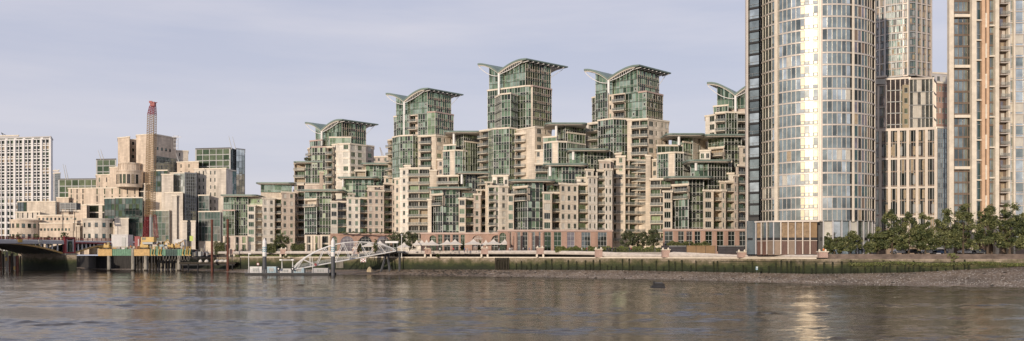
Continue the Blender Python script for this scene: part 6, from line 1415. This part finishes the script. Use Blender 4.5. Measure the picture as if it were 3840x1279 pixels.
# parked cars behind the flood wall
CARC = [mat('car_black', (.015, .015, .018), .25, .3, 0), mat('car_white', (.6, .6, .6), .25, .1, 0), mat('car_grey', (.12, .13, .14), .25, .4, 0), mat('car_blue', (.04, .07, .14), .25, .4, 0)]
def car(X, D, ci, label):
    x, y = P(X, D); e = empty('parked_car', (x, y, GZ), label, 'car', 'cars parked behind the flood wall'); c = CARC[ci]; z = GZ
    pr = [(-2.1, .35), (-2.15, .75), (-1.9, .95), (-1.3, 1.0), (-.75, 1.42), (.75, 1.45), (1.4, 1.02), (2.05, .9), (2.15, .6), (2.1, .35)]
    m = MB()
    A = [(x+a, y-.85, z+b_) for a, b_ in pr]; B = [(x+a, y+.85, z+b_) for a, b_ in pr]; m.face(A, c); m.face(B[::-1], c)
    for i in range(len(pr)): j = (i+1) % len(pr); m.face([A[j], A[i], B[i], B[j]], c)
    m.build('body', e)
    m = MB(); m.face([(x-1.15, y-.87, z+1.02), (x+1.2, y-.87, z+1.02), (x+.7, y-.87, z+1.36), (x-.7, y-.87, z+1.35)], G4); m.build('side_windows', e)
    for dx in (-1.35, 1.35):
        for dy in (-.86, .7): m = MB(); m.bar((x+dx, y+dy, z+.33), (x+dx, y+dy+.18, z+.33), .66, BLK, 12); m.bar((x+dx, y+dy-.01, z+.33), (x+dx, y+dy, z+.33), .38, FRG, 10); m.build('wheel', e)
for X, ci, lab in ((3372, 1, 'white car behind the flood wall under the second plane tree'), (3420, 0, 'black car behind the flood wall between the second and third plane trees'), (3478, 1, 'white car behind the flood wall under the fourth plane tree'), (3520, 3, 'dark blue car behind the flood wall right of a white car'), (3625, 1, 'white car behind the flood wall, right of the green wall bush'), (3668, 2, 'grey car behind the flood wall at the foot of the tall open plane tree')): car(X, 232, ci, lab)

# ------------------------------------------------------------------ camera, light, sky
cam = bpy.data.cameras.new('camera'); co = bpy.data.objects.new('camera', cam); COL.objects.link(co); S.camera = co
co.location = (0, 0, H); co.rotation_euler = (R(90), 0, 0); cam.sensor_width = 36; cam.lens = 36*F/3840; cam.shift_y = (HY-639.5)/3840; cam.clip_end = 20000; cam.clip_start = 1
EL, AZ = 13, 26                                         # sun behind the camera, AZ degrees to its left
sd = Vector((-math.sin(R(AZ))*math.cos(R(EL)), -math.cos(R(AZ))*math.cos(R(EL)), math.sin(R(EL))))
sl = bpy.data.lights.new('sun', 'SUN'); so = bpy.data.objects.new('sun', sl); COL.objects.link(so); so.rotation_euler = sd.to_track_quat('Z', 'Y').to_euler(); so.location = (0, -50, 200)
sl.energy = 2.55; sl.angle = R(.6); sl.color = (1, .845, .68)
w = bpy.data.worlds.new('World'); S.world = w; w.use_nodes = True; nt = w.node_tree; bg = nt.nodes['Background']
sky = nt.nodes.new('ShaderNodeTexSky'); sky.sky_type = 'NISHITA'; sky.sun_disc = False; sky.sun_elevation = R(EL); sky.sun_rotation = R(180+AZ); sky.air_density = 1.2; sky.dust_density = 1.2; sky.ozone_density = 1.5
tc = nt.nodes.new('ShaderNodeTexCoord'); mp = nt.nodes.new('ShaderNodeMapping'); mp.inputs['Scale'].default_value = (1.3, 1.3, 10); mp.inputs['Rotation'].default_value = (0, R(-7), 0)
nz = nt.nodes.new('ShaderNodeTexNoise'); nz.inputs['Scale'].default_value = 1.7; nz.inputs['Detail'].default_value = 7; nz.inputs['Roughness'].default_value = .55
nt.links.new(tc.outputs['Generated'], mp.inputs[0]); nt.links.new(mp.outputs[0], nz.inputs[0])
cr = nt.nodes.new('ShaderNodeValToRGB'); e_ = cr.color_ramp.elements; e_[0].position = .36; e_[0].color = (.45, .472, .60, 1); e_[1].position = .66; e_[1].color = (.58, .57, .655, 1)
nt.links.new(nz.outputs['Fac'], cr.inputs[0])
sx = nt.nodes.new('ShaderNodeSeparateXYZ'); nt.links.new(tc.outputs['Generated'], sx.inputs[0])
mr = nt.nodes.new('ShaderNodeMapRange'); mr.inputs[1].default_value = 0; mr.inputs[2].default_value = .3; mr.inputs[3].default_value = .75; mr.inputs[4].default_value = 0; nt.links.new(sx.outputs[2], mr.inputs[0])
m1 = nt.nodes.new('ShaderNodeMix'); m1.data_type = 'RGBA'; nt.links.new(mr.outputs[0], m1.inputs[0]); nt.links.new(cr.outputs[0], m1.inputs[6]); m1.inputs[7].default_value = (.60, .585, .665, 1)
m2 = nt.nodes.new('ShaderNodeVectorMath'); m2.operation = 'SCALE'; m2.inputs[3].default_value = 8.6; nt.links.new(m1.outputs[2], m2.inputs[0])
mx = nt.nodes.new('ShaderNodeMix'); mx.data_type = 'RGBA'; mx.inputs[0].default_value = .88; nt.links.new(sky.outputs[0], mx.inputs[6]); nt.links.new(m2.outputs[0], mx.inputs[7])
nt.links.new(mx.outputs[2], bg.inputs['Color']); bg.inputs['Strength'].default_value = .1
S.view_settings.view_transform = 'Standard'; S.view_settings.look = 'None'; S.view_settings.exposure = .43; S.view_settings.gamma = 1
S.render.engine = 'CYCLES'; S.cycles.caustics_reflective = False; S.cycles.caustics_refractive = False
